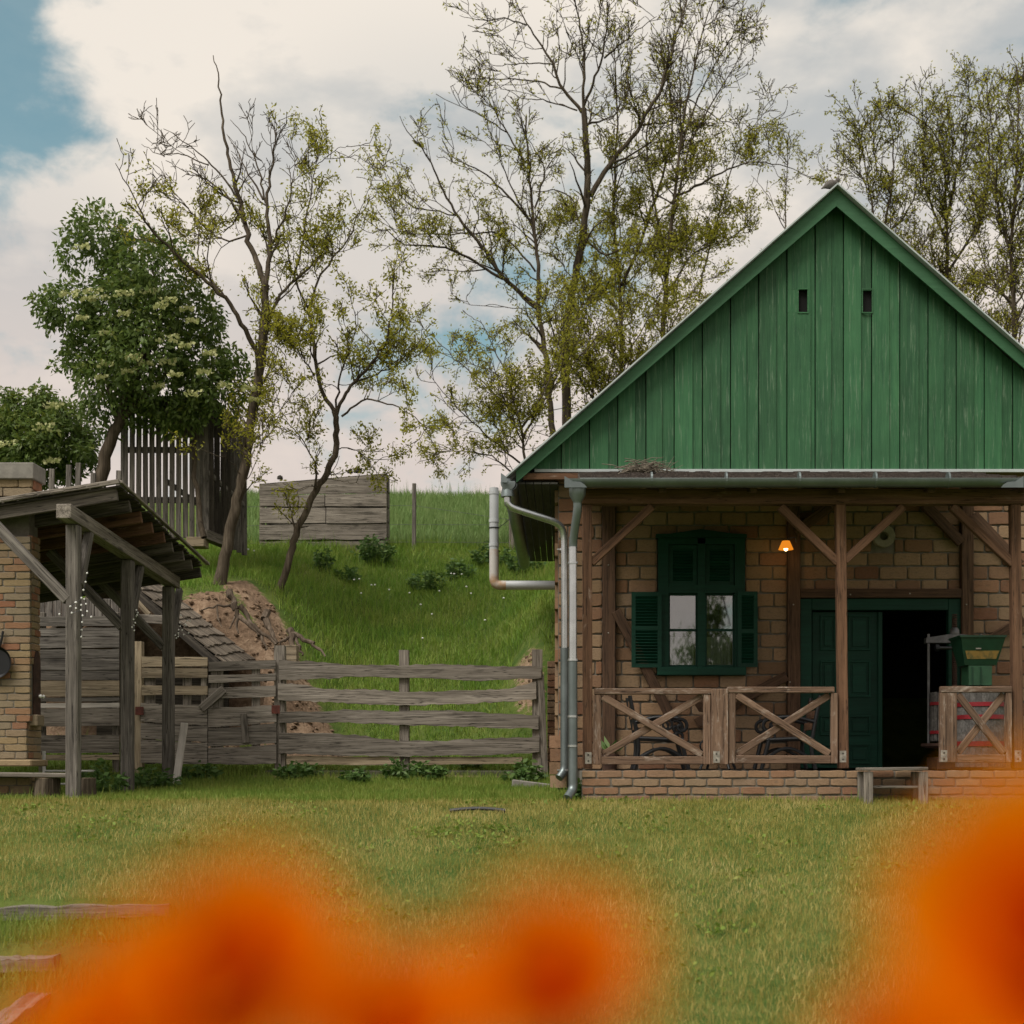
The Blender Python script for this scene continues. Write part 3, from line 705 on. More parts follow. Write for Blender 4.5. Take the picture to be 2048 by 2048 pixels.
MB().prism([(SX(1002, 15.08), SZ(966, 15.08)), (SX(1002, 15.08), SZ(947, 15.08)), (SX(1008, 15.08), SZ(951, 15.08)), (SX(1013, 15.08), SZ(955, 15.08)), (SX(1015, 15.08), SZ(966, 15.08))], 15.05, 15.062).build('ornament', M_['zinc'], ge)
MB().lathe([(.075, 0), (.07, .06), (.045, .16), (.042, .2)][::-1], S(1015, 994, 15.15) + Vector((0, 0, 0)), 16).build('outlet', M_['zinc'], ge, True)
pa = bend([S(1015, 993, 15.15), S(1015, 1013, 15.15), S(1120, 1047, 15.3), S(1129, 1070, 15.33), S(1129, 1300, 15.36)], .12)
dpa = MB().tube(pa, .040, 14).build('downpipe', M_['galv'], house, True)
MB().tube(bend([S(1129, 1296, 15.36), S(1129, 1541, 15.36), S(1118, 1556, 15.30)], .07), .047, 14).build('lower_pipe', M_['zinc'], dpa, True)
for yy in (1099, 1540):
    MB().lathe([(.047, -.012), (.053, -.012), (.053, .012), (.047, .012)], S(1129, yy, 15.36), 14).box(S(1122, yy, 15.40), (.09, .05, .012)).build('pipe_clip', M_['galv'], dpa)
# porch gutter
GYp = 13.2
pg = gutter('gutter', S(1130, 960, GYp), S(2046, 959, GYp), .152 / 2, M_['zinc'], house)
for px in (1303, 1452, 1598, 1750, 1896):
    MB().lathe([(.0762, -.009), (.0785, -.009), (.0785, .009), (.0762, .009)], S(px, 960, GYp), 20, Matrix.Rotation(R(90), 3, 'Y')).build('gutter_joint', M_['zinc'], pg)
for ex, s_ in ((1129, 1), (2047, -1)):
    poly = [(0, 958), (0, 951), (9, 957), (19, 962), (30, 963), (44, 975), (44, 978), (0, 978)] if False else [(0, 952), (8, 957), (17, 963), (22, 963), (32, 964), (40, 969), (45, 975), (0, 975)]
    MB().prism([(SX(ex + s_ * u, 13.11), SZ(v, 13.11)) for u, v in poly], 13.105, 13.118).build('ornament', M_['zinc'], pg)
    MB().lathe([(.0755, -.004), (.0755, .004)], S(ex, 959, GYp), 20, Matrix.Rotation(R(90), 3, 'Y')).build('end_cap', M_['zinc'], pg) if False else None
MB().lathe([(.042, -.13), (.045, -.115), (.078, -.055), (.084, .0), (.082, .05)], S(1155, 980, GYp), 18).build('outlet', M_['zinc'], pg, True)
pb = bend([S(1155, 1003, 13.2), S(1155, 1022, 13.21), S(1146, 1082, 13.31), S(1146, 1100, 13.32)], .1)
dpb = MB().tube(pb, .042, 14).build('downpipe', M_['zinc'], house, True)
MB().tube(bend([S(1145.5, 1094, 13.31), S(1145.5, 1320, 13.31)], .05), .041, 14).build('middle_pipe', M_['galv'], dpb, True)
MB().tube(bend([S(1145.5, 1318, 13.31), S(1146, 1580, 13.31), S(1134, 1597, 13.2)], .06), .045, 14).build('lower_pipe', M_['zinc'], dpb, True)
for yy in (1126, 1320, 1433, 1492):
    MB().lathe([(.044, -.010), (.051, -.010), (.051, .010), (.044, .010)], S(1145.5, yy, 13.31), 14).build('pipe_clip', M_['galv'], dpb)
# porch roof
RX0, RX1 = SX(1160, 13.28), SX(2046, 13.28)
pr = MB(); y0_, z0_ = 13.24, SZ(957.5, 13.24); y1_, z1_ = YG - .01, SZ(947, YG)
pr.add([(RX0, y0_, z0_), (RX1, y0_, z0_), (RX1, y1_, z1_), (RX0, y1_, z1_), (RX0, y0_, z0_ - .03), (RX1, y0_, z0_ - .03), (RX1, y1_, z1_ - .05), (RX0, y1_, z1_ - .05)],
       [(0, 1, 2, 3), (4, 7, 6, 5), (0, 4, 5, 1), (1, 5, 6, 2), (2, 6, 7, 3), (3, 7, 4, 0)])
proof = pr.build('porch_roof', M_['thatch'], house)
tu = MB(); sl = (z1_ - z0_) / (y1_ - y0_)
for r in range(9):                                  # overlapping strips of rough roofing with a ragged upper edge
    yy = y0_ + .05 + r * .23
    xx = RX0
    while xx < RX1 - .05:
        l_ = rnd.uniform(.09, .2); l_ = min(l_, RX1 - xx); h_ = rnd.uniform(.012, .034)
        tu.box((xx + l_ / 2, yy + .11, z0_ + (yy + .11 - y0_) * sl + h_ / 2 - .004), (l_ - .006, .24, h_), Matrix.Rotation(math.atan(sl) - .03, 3, 'X')); xx += l_
tu.build('roofing_strip', M_['thatch'], proof, kind='stuff')
MB().box(((RX0 + RX1) / 2, 13.225, z0_ - .012), (RX1 - RX0, .06, .035), Matrix.Rotation(.2, 3, 'X')).build('eave_flashing', M_['flash'], proof)
# porch frame
YP = 13.55
BZb = SZ(1010, YP)
beam('plate_beam', (SX(1150, YP), YP, BZb + .075), (SX(2050, YP), YP, BZb + .075), .13, .15, M_['brownwood'], house)
for pxx in (1160, 1322, 1500, 1674, 1850, 2038):
    xx = SX(pxx, YP); beam('rafter', (xx, 13.3, SZ(962, 13.3) - .07), (xx, YW - .1, z1_ - .12), .07, .09, M_['wallwood'], house)
for (a, b, a2, b2) in ((1164.5, 1183.5, 1165, 1185.5), (1671.5, 1689, 1677, 1695), (2020.5, 2037.5, 2025, 2044)):
    p1 = S((a + b) / 2, 1010, YP); p0 = S((a2 + b2) / 2, 1537, YP); p0.z = FLOOR + .01
    beam('porch_post', p0, p1, .098, .1, M_['brownwood'], house, up=(0, -1, 0))
for a, b in (((1182, 1126), (1304, 1013)), ((1676, 1126), (1560, 1014)), ((1688, 1122), (1806, 1014)), ((2025, 1128), (1903, 1013))):
    beam('porch_brace', S(a[0], a[1], YP - .005), S(b[0], b[1], YP - .005), .07, .082, M_['brownwood'], house)
for px, py in ((1176.5, 1516), (1433, 1514), (1686, 1513), (1888, 1512), (2036, 1512)):
    c = S(px, py, 13.42); m = MB().box(c, (13 / 200, .006, 23 / 200)); bk = m.build('post_bracket', M_['bracket'], house)
    for dz in (.03, -.03): MB().lathe([(.009, -.008), (.009, 0)], c + Vector((0, -.003, dz)), 8, Matrix.Rotation(R(90), 3, 'X')).build('bolt', M_['bead'], bk)
# railings
def railing(x0, x1, yt, yb, xin0, xin1, stile):
    r = MB().box(S((x0 + x1) / 2, yb - 4, YV + .03), (.02, .02, .01)).build('railing', M_['railwood'], house)
    hbeam('top_rail', x0, x1, yt, yt + 12, YV - .002, .075, M_['railwood'], r)
    hbeam('bottom_rail', xin0, xin1, yb - 16, yb, YV, .06, M_['railwood'], r)
    for a, b in stile: vbeam('stile', a, b, yt + 12.3, yb - (0 if b - a > 15 else 0), YV, .066, M_['railwood'], r)
    yi, yo = yt + 14, yb - 17
    beam('diagonal', S(xin0 + 2, yi + 2, YV - .012), S(xin1 - 2, yo - 2, YV - .012), .035, .072, M_['railwood'], r)
    beam('diagonal', S(xin0 + 2, yo - 2, YV + .024), S(xin1 - 2, yi + 2, YV + .024), .035, .072, M_['railwood'], r)
    return r
railing(1188, 1423, 1377, 1529, 1203, 1406, ((1186, 1202.5), (1406.5, 1421)))
railing(1454, 1668, 1374, 1527, 1471, 1661, ((1456.5, 1470.5), (1661.5, 1674.5)))
railing(1880, 2022, 1373, 1525, 1913, 2009.5, ((1879, 1912.5), (2010, 2022.5)))
vbeam('short_post', 1422, 1455.5, 1378, 1529, YV - .01, .1, M_['railwood'], house)
# door
door = MB()
for a, b, c_, d_ in ((1599, 1622, 1198, 1537), (1894.5, 1921, 1198, 1537), (1622.3, 1894.2, 1198, 1221)):
    door.box(S((a + b) / 2, (c_ + d_) / 2, YW + .02), ((b - a) / F * YW, .10, (d_ - c_) / F * YW))
dframe = door.build('door_frame', M_['darkgreen'], house, bevel=.004)
def leaf(name, x0, x1, y0, y1, Y, rows, cols, parent):
    m = MB().box(S((x0 + x1) / 2, (y0 + y1) / 2, Y), ((x1 - x0) / F * Y, .035, (y1 - y0) / F * Y)); o = m.build(name, M_['darkgreen'], parent, bevel=.003)
    for ra, rb in rows:
        for ca, cb in cols:
            c = S((ca + cb) / 2, (ra + rb) / 2, Y - .02); wd, hh = (cb - ca) / F * Y, (rb - ra) / F * Y
            q = MB()
            for sx, sz_, dx, dz in ((0, 1, wd, .022), (0, -1, wd, .022), (1, 0, .022, hh - .044), (-1, 0, .022, hh - .044)):
                q.box(c + Vector((sx * (wd - .022) / 2, -.006, sz_ * (hh - .022) / 2)), (dx, .018, dz))
            q.box(c + Vector((0, -.004, 0)), (wd - .1, .014, hh - .1)); q.build('panel', M_['darkgreen'], o, bevel=.003)
    return o
lf = leaf('door', 1624, 1755, 1224, 1536, YW + .07, [(1230, 1301), (1321, 1394), (1431, 1471), (1488, 1528)], [(1640, 1672), (1696, 1741)], dframe)
vbeam('meeting_stile', 1755.5, 1764, 1224, 1536, YW + .045, .05, M_['darkgreen'], lf)
c = S(1636, 1417, YW + .03); MB().lathe([(.012, 0), (.02, .02), (.014, .035)], c, 10, Matrix.Rotation(R(90), 3, 'X')).build('handle', M_['iron'], lf, True)
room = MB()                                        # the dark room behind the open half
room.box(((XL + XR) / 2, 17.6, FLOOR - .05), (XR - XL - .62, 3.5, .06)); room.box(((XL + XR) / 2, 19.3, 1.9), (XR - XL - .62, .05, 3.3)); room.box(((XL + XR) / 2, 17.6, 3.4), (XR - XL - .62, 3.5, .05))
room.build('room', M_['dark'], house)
# window
Ywn = YW - .02
win = MB()
for a, b, c_, d_ in ((1316, 1336.5, 1075, 1334), (1468.5, 1489, 1075, 1334), (1394.5, 1410, 1088, 1334), (1336.6, 1394.4, 1171, 1187), (1410.1, 1468.4, 1171, 1187), (1336.6, 1394.4, 1076, 1090), (1410.1, 1468.4, 1076, 1090)):
    win.box(S((a + b) / 2, (c_ + d_) / 2, Ywn), ((b - a) / F * Ywn, .09, (d_ - c_) / F * Ywn))
win = win.build('window', M_['darkgreen'], house)
poly = [(1312, 1076), (1312, 1069), (1340, 1068), (1375, 1063), (1402, 1059), (1430, 1063), (1465, 1068), (1493, 1069), (1493, 1076)]
MB().prism([(SX(a, Ywn - .05), SZ(b, Ywn - .05)) for a, b in poly], Ywn - .085, Ywn + .04).build('pediment', M_['darkgreen'], win)
hbeam('sill', 1314, 1491, 1334.5, 1351, Ywn - .03, .14, M_['darkgreen'], win)
def louvre(name, x0, x1, y0, y1, Y, mids, parent, n=8, tilt=.75):
    m = MB(); st = 8
    for a, b, c_, d_ in [(x0, x0 + st, y0, y1), (x1 - st, x1, y0, y1)]: m.box(S((a + b) / 2, (c_ + d_) / 2, Y), ((b - a) / F * Y, .03, (d_ - c_) / F * Y))
    bars = [y0 + 4] + mids + [y1 - 4]
    for yy in bars: m.box(S((x0 + x1) / 2, yy, Y), ((x1 - x0 - 2 * st - .2) / F * Y, .028, 8 / F * Y))
    o = m.build(name, M_['darkgreen'], parent)
    for p, q in zip(bars, bars[1:]):
        k = max(3, int((q - p - 8) / 5.6))
        for i in range(k):
            yy = p + 4 + (i + .5) * (q - p - 8) / k
            MB().box(S((x0 + x1) / 2, yy, Y), ((x1 - x0 - 2 * st - .3) / F * Y, .04, .008), Matrix.Rotation(-tilt + rnd.uniform(-.12, .12), 3, 'X')).build('slat', M_['darkgreen'], o)
    return o
louvre('shutter', 1337.5, 1393.5, 1090.5, 1170.5, Ywn - .01, [], win); louvre('shutter', 1411, 1467.5, 1090.5, 1170.5, Ywn - .01, [], win)
louvre('shutter', 1263, 1323, 1184, 1335, Ywn - .085, [1256], win); louvre('shutter', 1475, 1515, 1183, 1334, Ywn - .085, [1262], win)
gm, t, p, out = newmat('window_glass')
gl = t.nodes.new('ShaderNodeBsdfGlossy'); gl.inputs['Roughness'].default_value = .02; gl.inputs['Color'].default_value = (.75, .76, .78, 1)
trn = t.nodes.new('ShaderNodeBsdfTransparent'); trn.inputs[0].default_value = (.75, .8, .78, 1)
mxs = t.nodes.new('ShaderNodeMixShader'); mxs.inputs[0].default_value = .25
t.links.new(trn.outputs[0], mxs.inputs[1]); t.links.new(gl.outputs[0], mxs.inputs[2]); t.links.new(mxs.outputs[0], out.inputs[0])
for a, b in ((1336.6, 1394.4), (1410.1, 1468.4)):
    fr = MB(); 
    for e in ((a, a + 3.2, 1187.2, 1334), (b - 3.2, b, 1187.2, 1334), (a + 3.3, b - 3.3, 1187.2, 1191), (a + 3.3, b - 3.3, 1330, 1334), (a + 3.3, b - 3.3, 1258, 1262.5)):
        fr.box(S((e[0] + e[1]) / 2, (e[2] + e[3]) / 2, Ywn + .03), ((e[1] - e[0]) / F * Ywn, .04, (e[3] - e[2]) / F * Ywn))
    fr = fr.build('sash', M_['darkgreen'], win)
    for y0, y1 in ((1191, 1258), (1262.5, 1330)):
        m = MB(); c = S((a + b) / 2, (y0 + y1) / 2, Ywn + .035); wd, hh = (b - a - 6.6) / F * Ywn, (y1 - y0) / F * Ywn
        m.box(c, (wd, .004, hh)); m.build('pane', gm, fr)
    m = MB(); n_ = 40; vs = []; ycur = Ywn + .12
    for i in range(n_ + 1):
        xx = SX(a + 3, Ywn) + (SX(b - 3, Ywn) - SX(a + 3, Ywn)) * i / n_; yy = ycur + .008 * math.sin(i * 1.3) + .004 * math.sin(i * 2.9)
        vs += [(xx, yy, SZ(1334, Ywn)), (xx, yy, SZ(1272, Ywn))]
    m.add(vs, [(2 * i, 2 * i + 2, 2 * i + 3, 2 * i + 1) for i in range(n_)]); m.build('curtain', M_['cloth'], win, True)
# millstone let into the wall
ms = thing('millstone', 'pale round millstone with a hole set in the wall above the door', 'millstone', S(1766.5, 1073, YW))
MB().lathe([(.046, .03), (.05, -.045), (.125, -.05), (.13, -.04), (.13, .03)], S(1766.5, 1073, YW), 28, Matrix.Rotation(R(-90), 3, 'X'), cap=False).lathe([(.05, .028), (.05, .032)], S(1766.5, 1073, YW), 20, Matrix.Rotation(R(-90), 3, 'X')).build('stone', M_['stone'], ms)
# lamp on the wall post
lp = thing('wall_lamp', 'small lit wall lamp with amber bell shade', 'lamp', S(1588, 1080, YW - .08))
Yl = YW - .32
em, t, p, out = newmat('amber_shade'); e = t.nodes.new('ShaderNodeEmission'); e.inputs[0].default_value = (1, .30, .02, 1); e.inputs[1].default_value = .75
t.links.new(e.outputs[0], out.inputs[0])
eb, t, p, out = newmat('lamp_bulb'); e = t.nodes.new('ShaderNodeEmission'); e.inputs[0].default_value = (1, .72, .35, 1); e.inputs[1].default_value = 6
t.links.new(e.outputs[0], out.inputs[0])
lc = S(1571.8, 1099, Yl)
MB().lathe([(.085, 0), (.082, .006), (.052, .075), (.043, .095)], lc, 20, cap=False).build('lamp_shade', em, lp, True)
MB().lathe([(.003, -.018), (.02, -.008), (.024, .01), (.018, .03), (.008, .045)], lc, 12).build('bulb', eb, lp, True)
MB().tube(bend([lc + Vector((0, 0, .09)), lc + Vector((.02, .05, .13)), S(1592, 1074, YW - .1), S(1592, 1085, YW - .085)], .04), .006, 8).build('bracket', M_['steel'], lp, True)
pl_ = bpy.data.lights.new('lamp_light', 'POINT'); pl_.energy = .45; pl_.color = (1, .55, .2); pl_.shadow_soft_size = .03
lo = bpy.data.objects.new('lamp_light', pl_); place(lo, Matrix.Translation(lc + Vector((0, 0, -.06))), lp)

# ------------------------------------------------------------------ things on and at the house
pp = thing('flue_pipe', 'grey plastic flue pipe elbowed out from the house wall, rust stained near the bend', 'pipe', S(988, 1170, 17.5))
Yq = 17.5; rq = .0595
MB().tube([S(988, 976, Yq), S(988, 1101, Yq)], rq, 18).build('upper_pipe', M_['pvc'], pp, True)
MB().tube(bend([S(988, 1099, Yq), S(988, 1170.5, Yq), S(1012, 1170.5, Yq)], .1, 6), rq + .001, 18).build('elbow', M_['pvcstain'], pp, True)
MB().tube([S(1008, 1170.5, Yq), Vector((XL + .03, Yq, SZ(1170.5, Yq)))], rq - .001, 18).build('side_pipe', M_['pvc'], pp, True)
for yy in (986, 1042, 1090): MB().lathe([(rq, -.02), (rq + .006, -.02), (rq + .006, .02), (rq, .02)], S(988, yy, Yq), 18).build('collar', M_['pvc'], pp)
MB().lathe([(rq + .002, -.006), (rq + .008, -.006), (rq + .008, .006), (rq + .002, .006)], S(988, 1056, Yq), 18).tube([S(997, 1056, Yq), S(1020, 1038, Yq)], .004, 6).build('wire_tie', M_['iron'], pp)
# dove on the ridge
bd = thing('dove', 'plump grey brown dove perched on the gable peak', 'bird', (apX, 15.3, apZ))
bc = Vector((apX - .025, 15.28, apZ + .012)); st_ = []
for i in range(11):
    u = i / 10; x_ = -.125 + .2 * u; z_ = .075 - .055 * (1 - u) + .02 * math.sin(u * 3); r_ = [.006, .012, .022, .036, .046, .05, .049, .043, .034, .028, .006][i]
    st_.append((Vector((x_, 0, z_)), r_))
m = MB().tube([bc + a for a, _ in st_], [b for _, b in st_], 12); m.build('body', M_['bird'], bd, True)
MB().lathe([(.004, -.026), (.02, -.018), (.026, 0), (.02, .018), (.004, .026)], bc + Vector((.062, 0, .118)), 12).build('head', M_['bird'], bd, True)
MB().tube([bc + Vector((.085, 0, .118)), bc + Vector((.105, 0, .112))], [.006, .001], 6).build('beak', M_['iron'], bd)
for s_ in (-1, 1): MB().tube([bc + Vector((.01, s_ * .015, .06)), bc + Vector((.02, s_ * .015, -.012))], .004, 6).build('leg', M_['redrust'], bd)
# heap of twigs on the porch roof
tw = MB(); cn = S(1288, 940, 14.6)
for i in range(150):
    a = rnd.uniform(-.5, .5) if rnd.random() < .8 else rnd.uniform(-1.2, 1.2); l_ = rnd.uniform(.12, .34)
    c = cn + Vector((rnd.gauss(0, .12), rnd.uniform(-.12, .12), abs(rnd.gauss(0, .05)) - .035)); d = Vector((math.cos(a), rnd.uniform(-.4, .4), math.sin(a) * .8))
    tw.tube([c - d * l_ / 2, c + Vector((0, 0, .02)), c + d * l_ / 2], [.004, .004, .002], 4)
tag(tw.build('twig_nest', M_['straw']), 'untidy heap of dry twigs lying on the porch roof', 'nest')
# step frame in front of the plinth
stp = thing('wooden_step', 'small weathered wooden step bench in front of the brick plinth', 'step', (SX(1783, 13.15), 13.15, 0))
for xx in (1732, 1841):
    for yy in (13.0, 13.28): beam('leg', (SX(xx, 13.1), yy, -.03), (SX(xx, 13.1), yy, SZ(1543, 13.1)), .085, .05, M_['oldwood'], stp, up=(0, -1, 0))
beam('tread', (SX(1721, 13.1), 13.14, SZ(1538.5, 13.1)), (SX(1849, 13.1), 13.14, SZ(1537, 13.1)), .36, .03, M_['oldwood'], stp)
beam('shelf', (SX(1737, 13.1), 13.14, SZ(1574, 13.1)), (SX(1836, 13.1), 13.14, SZ(1574, 13.1)), .2, .026, M_['oldwood'], stp)
# iron and wood chairs, table
def chair(cx_px, face, label):
    Yc = 14.55; x0 = SX(cx_px, Yc); t_ = thing('garden_chair', label, 'chair', (x0, Yc, FLOOR), 'cast iron chairs on the porch')
    def P(u, z, y): return Vector((x0 + face * u, Yc + y, FLOOR + z))
    for y in (-.27, .27):
        f = MB()
        f.tube(bend([P(-.30, 0, y), P(-.25, .2, y), P(-.27, .36, y), P(-.35, .78, y)], .12), 0.0216, 8)
        f.tube(bend([P(.27, 0, y), P(.23, .16, y), P(.19, .32, y)], .1), 0.0230, 8)
        f.tube(bend([P(-.29, .50, y), P(-.05, .56, y), P(.16, .54, y)], .1), 0.0203, 8)
        f.tube([P(.19 + .085 * math.cos(a) * (1 - .045 * i), .45 + .085 * math.sin(a) * (1 - .045 * i), y) for i, a in enumerate(np.linspace(2.0, -4.6, 20))], 0.0189, 7)
        f.tube([P(.17 + .04 * math.cos(a), .345 + .04 * math.sin(a), y) for a in np.linspace(0, 2 * math.pi, 13)], 0.0149, 6)
        f.tube([P(.05 + .05 * math.cos(a), .47 + .05 * math.sin(a), y) for a in np.linspace(0, 2 * math.pi, 13)], 0.0135, 6)
        f.tube(bend([P(-.27, .10, y), P(0, .26, y), P(.25, .10, y)], .2), 0.0175, 7)
        f.tube([P(-.26, .33, y), P(.22, .31, y)], 0.0216, 8)
        f.build('side_frame', M_['iron'], t_, True)
    for i in range(5): beam('seat_slat', P(-.2 + i * .095, .34 - .004 * i, -.27), P(-.2 + i * .095, .34 - .004 * i, .27), .08, .022, M_['wallwood'], t_)
    for i in range(3): beam('back_slat', P(-.285 - .024 * i, .46 + i * .12, -.28), P(-.285 - .024 * i, .46 + i * .12, .28), .02, .085, M_['brownwood'], t_)
chair(1322, 1, 'iron and wood chair left of the porch table, facing right')
chair(1566, -1, 'iron and wood chair right of the porch table, beside the green door')
tb = thing('garden_table', 'small iron legged table with dark octagonal top between the chairs', 'table', (SX(1435, 14.6), 14.6, FLOOR))
tcx = SX(1435, 14.6)
MB().lathe([(.20, .62), (.25, .70), (.26, .715), (.26, .735)], (tcx, 14.6, FLOOR), 8).build('table_top', M_['wallwood'], tb)
for a in (.4, 2.0, 3.6, 5.2):
    d = Vector((math.cos(a), math.sin(a), 0)); o_ = Vector((tcx, 14.6, FLOOR))
    MB().tube(bend([o_ + d * .22, o_ + d * .10 + Vector((0, 0, .25)), o_ + d * .17 + Vector((0, 0, .45)), o_ + d * .06 + Vector((0, 0, .62))], .12), .015, 8).tube([o_ + d * (.16 + .06 * math.cos(q)) + Vector((0, 0, .25 + .06 * math.sin(q))) for q in np.linspace(0, 6.28, 13)], .010, 6).build('leg', M_['iron'], tb, True)
# wine press and crusher
wp = thing('wine_press', 'old steel screw wine press with slatted basket in the doorway', 'wine press', (SX(1910, 14.95), 14.95, FLOOR))
Yw = 14.95; wx = SX(1909, Yw)
MB().tube([(wx, Yw, FLOOR + .2), (wx, Yw, SZ(1236, Yw))], .026, 12).build('screw', M_['rust'], wp, True)
thr = MB()
for i in range(38): thr.lathe([(.026, -.006), (.033, 0), (.026, .006)], (wx, Yw, SZ(1370, Yw) + i * .021), 10, cap=False)
thr.build('thread', M_['rust'], wp, True)
MB().prism([(SX(1850, Yw), SZ(1287, Yw)), (SX(1850, Yw), SZ(1276, Yw)), (SX(1895, Yw), SZ(1269, Yw)), (SX(1922, Yw), SZ(1269, Yw)), (SX(1962, Yw), SZ(1274, Yw)), (SX(1962, Yw), SZ(1287, Yw))], Yw - .05, Yw + .05).build('crosshead', M_['steel'], wp, bevel=.005)
MB().lathe([(.05, -.02), (.055, 0), (.05, .05), (.03, .07)], (wx, Yw, SZ(1268, Yw)), 14).build('nut', M_['steel'], wp, True)
for px in (1857, 1961): MB().tube([S(px, 1490, Yw - .02), S(px, 1268, Yw - .02)], .016, 10).build('tie_rod', M_['steel'], wp, True)
MB().lathe([(.31, 0), (.36, .02), (.36, .05), (.33, .05)], (wx, Yw, SZ(1496, Yw)), 28).build('tray', M_['rust'], wp, True)
for i in range(28):
    a = i / 28 * 2 * math.pi; c = Vector((wx + .265 * math.cos(a), Yw + .265 * math.sin(a), 0))
    beam('stave', (c.x, c.y, SZ(1492, Yw) + .05), (c.x, c.y, SZ(1385, Yw)), .045, .022, M_['tub'], wp, up=(math.cos(a), math.sin(a), 0))
for yy in (1408, 1465): MB().lathe([(.279, -.018), (.286, -.018), (.286, .018), (.279, .018)], (wx, Yw, SZ(yy, Yw)), 32, cap=False).build('hoop', M_['red'], wp)
MB().box((wx, Yw, FLOOR + .06), (.5, .45, .14)).build('base', M_['rust'], wp, bevel=.01)
MB().tube([S(1872, 1296, Yw - .1), S(1912, 1296, Yw - .02)], .02, 10).lathe([(.04, -.02), (.04, .02)], S(1874, 1296, Yw - .1), 10, Matrix.Rotation(R(90), 3, 'Y')).build('pawl_lever', M_['iron'], wp)
tubt = thing('grape_tub', 'grey wooden grape tub with bright red hoops behind the porch rail', 'tub', (SX(1961, 14.25), 14.25, FLOOR))
Yt = 14.25; tx = SX(1961, Yt)
for i in range(26):
    a = i / 26 * 2 * math.pi; c = Vector((tx + .245 * math.cos(a), Yt + .245 * math.sin(a), 0))
    beam('stave', (c.x, c.y, FLOOR + .02), (c.x, c.y, SZ(1378, Yt)), .062, .022, M_['tub'], tubt, up=(math.cos(a), math.sin(a), 0))
MB().lathe([(.232, 0), (.232, .02)], (tx, Yt, SZ(1381, Yt)), 26).build('lid', M_['tub'], tubt)
for yy, hh in ((1410, .022), (1435, .022), (1488, .026)): MB().lathe([(.259, -hh), (.266, -hh), (.266, hh), (.259, hh)], (tx, Yt, SZ(yy, Yt)), 32, cap=False).build('hoop', M_['red'], tubt)
cr = thing('grape_crusher', 'dark green grape crusher hopper with worn ochre band', 'crusher', (SX(1955, 14.2), 14.2, SZ(1371, 14.2)))
Yr = 14.2
def frustum(x0, x1, y0, x2, x3, y1, d0, d1, Y):
    m = MB(); vs = [(SX(x0, Y), Y - d0, SZ(y0, Y)), (SX(x1, Y), Y - d0, SZ(y0, Y)), (SX(x1, Y), Y + d0, SZ(y0, Y)), (SX(x0, Y), Y + d0, SZ(y0, Y)),
                    (SX(x2, Y), Y - d1, SZ(y1, Y)), (SX(x3, Y), Y - d1, SZ(y1, Y)), (SX(x3, Y), Y + d1, SZ(y1, Y)), (SX(x2, Y), Y + d1, SZ(y1, Y))]
    return m.add(vs, [(0, 1, 5, 4), (1, 2, 6, 5), (2, 3, 7, 6), (3, 0, 4, 7), (0, 3, 2, 1), (4, 5, 6, 7)])
frustum(1911, 1999, 1277, 1922, 1985, 1332, .2, .13, Yr).build('hopper', M_['hopper'], cr)
frustum(1921, 1988.5, 1304, 1926, 1983, 1320, .169, .150, Yr).build('painted_band', M_['yellow'], cr)
frustum(1908, 2001, 1274, 1909, 2000, 1278, .21, .21, Yr).build('rim', M_['hopper'], cr)
frustum(1930, 1976, 1333, 1930, 1976, 1372, .13, .13, Yr).build('casing', M_['hopper2'], cr)
MB().box(S(1957, 1297, Yr - .18), (.055, .008, .014)).build('plate', M_['bracket'], cr)
for px in (1945, 1962): MB().box(S(px, 1352, Yr - .135), (.012, .012, .19)).build('rib', M_['hopper'], cr)
beam('carrying_bar', S(1905, 1374, Yr), S(2020, 1374, Yr), .06, .03, M_['wallwood'], cr)

# ------------------------------------------------------------------ plants (leaf sprays)
def leaf_cloud(C, Dn, size, aspect=2.2, droop=.4):
    """leaf quads (diamond, two triangles folded) at points C with directions Dn"""
    n = len(C); s = size * rs.uniform(.6, 1.3, (n, 1)); d = Dn + rs.normal(0, .35, (n, 3)); d[:, 2] -= droop
    d /= np.linalg.norm(d, axis=1, keepdims=True) + 1e-9
    q = rs.normal(0, 1, (n, 3)); sd_ = np.cross(d, q); sd_ /= np.linalg.norm(sd_, axis=1, keepdims=True) + 1e-9
    w_ = s / aspect / 2
    V = np.stack([C, C + d * s * .5 + sd_ * w_, C + d * s, C + d * s * .5 - sd_ * w_], 1).reshape(-1, 3)
    i = np.arange(n) * 4; return V, np.stack([i, i + 1, i + 2, i + 3], 1)
def weed(p, h, wd, n, label, group=None, size=.09):
    t_ = thing('weed', label, 'plant', p, group); n = int(n * 1.9); k = max(6, n // 24); m = MB(); Cs = []; Ds = []
    for i in range(k):
        a = rnd.uniform(0, 6.28); r = wd / 2 * math.sqrt(rnd.random()); b = Vector(p) + Vector((r * .6 * math.cos(a), r * .6 * math.sin(a), -.03)); tp = Vector(p) + Vector((r * math.cos(a), r * math.sin(a), h * rnd.uniform(.75, 1.05) * (1 - .55 * (2 * r / wd) ** 2)))
        m.tube([b, (b + tp) / 2 + Vector((0, 0, .02)), tp], [.006, .005, .002], 4)
        for j in range(max(4, n // k)):
            u = rnd.uniform(.15, 1.0); c = b.lerp(tp, u); q = rnd.uniform(0, 6.28); Cs.append(c); Ds.append((math.cos(q), math.sin(q), .25))
    m.build('stem', M_['stem'], t_); Vv, Ff = leaf_cloud(np.array(Cs), np.array(Ds), size, 2.0, .3)
    obj('foliage', mesh_np('foliage', Vv, [Ff], M_['weed']), t_)
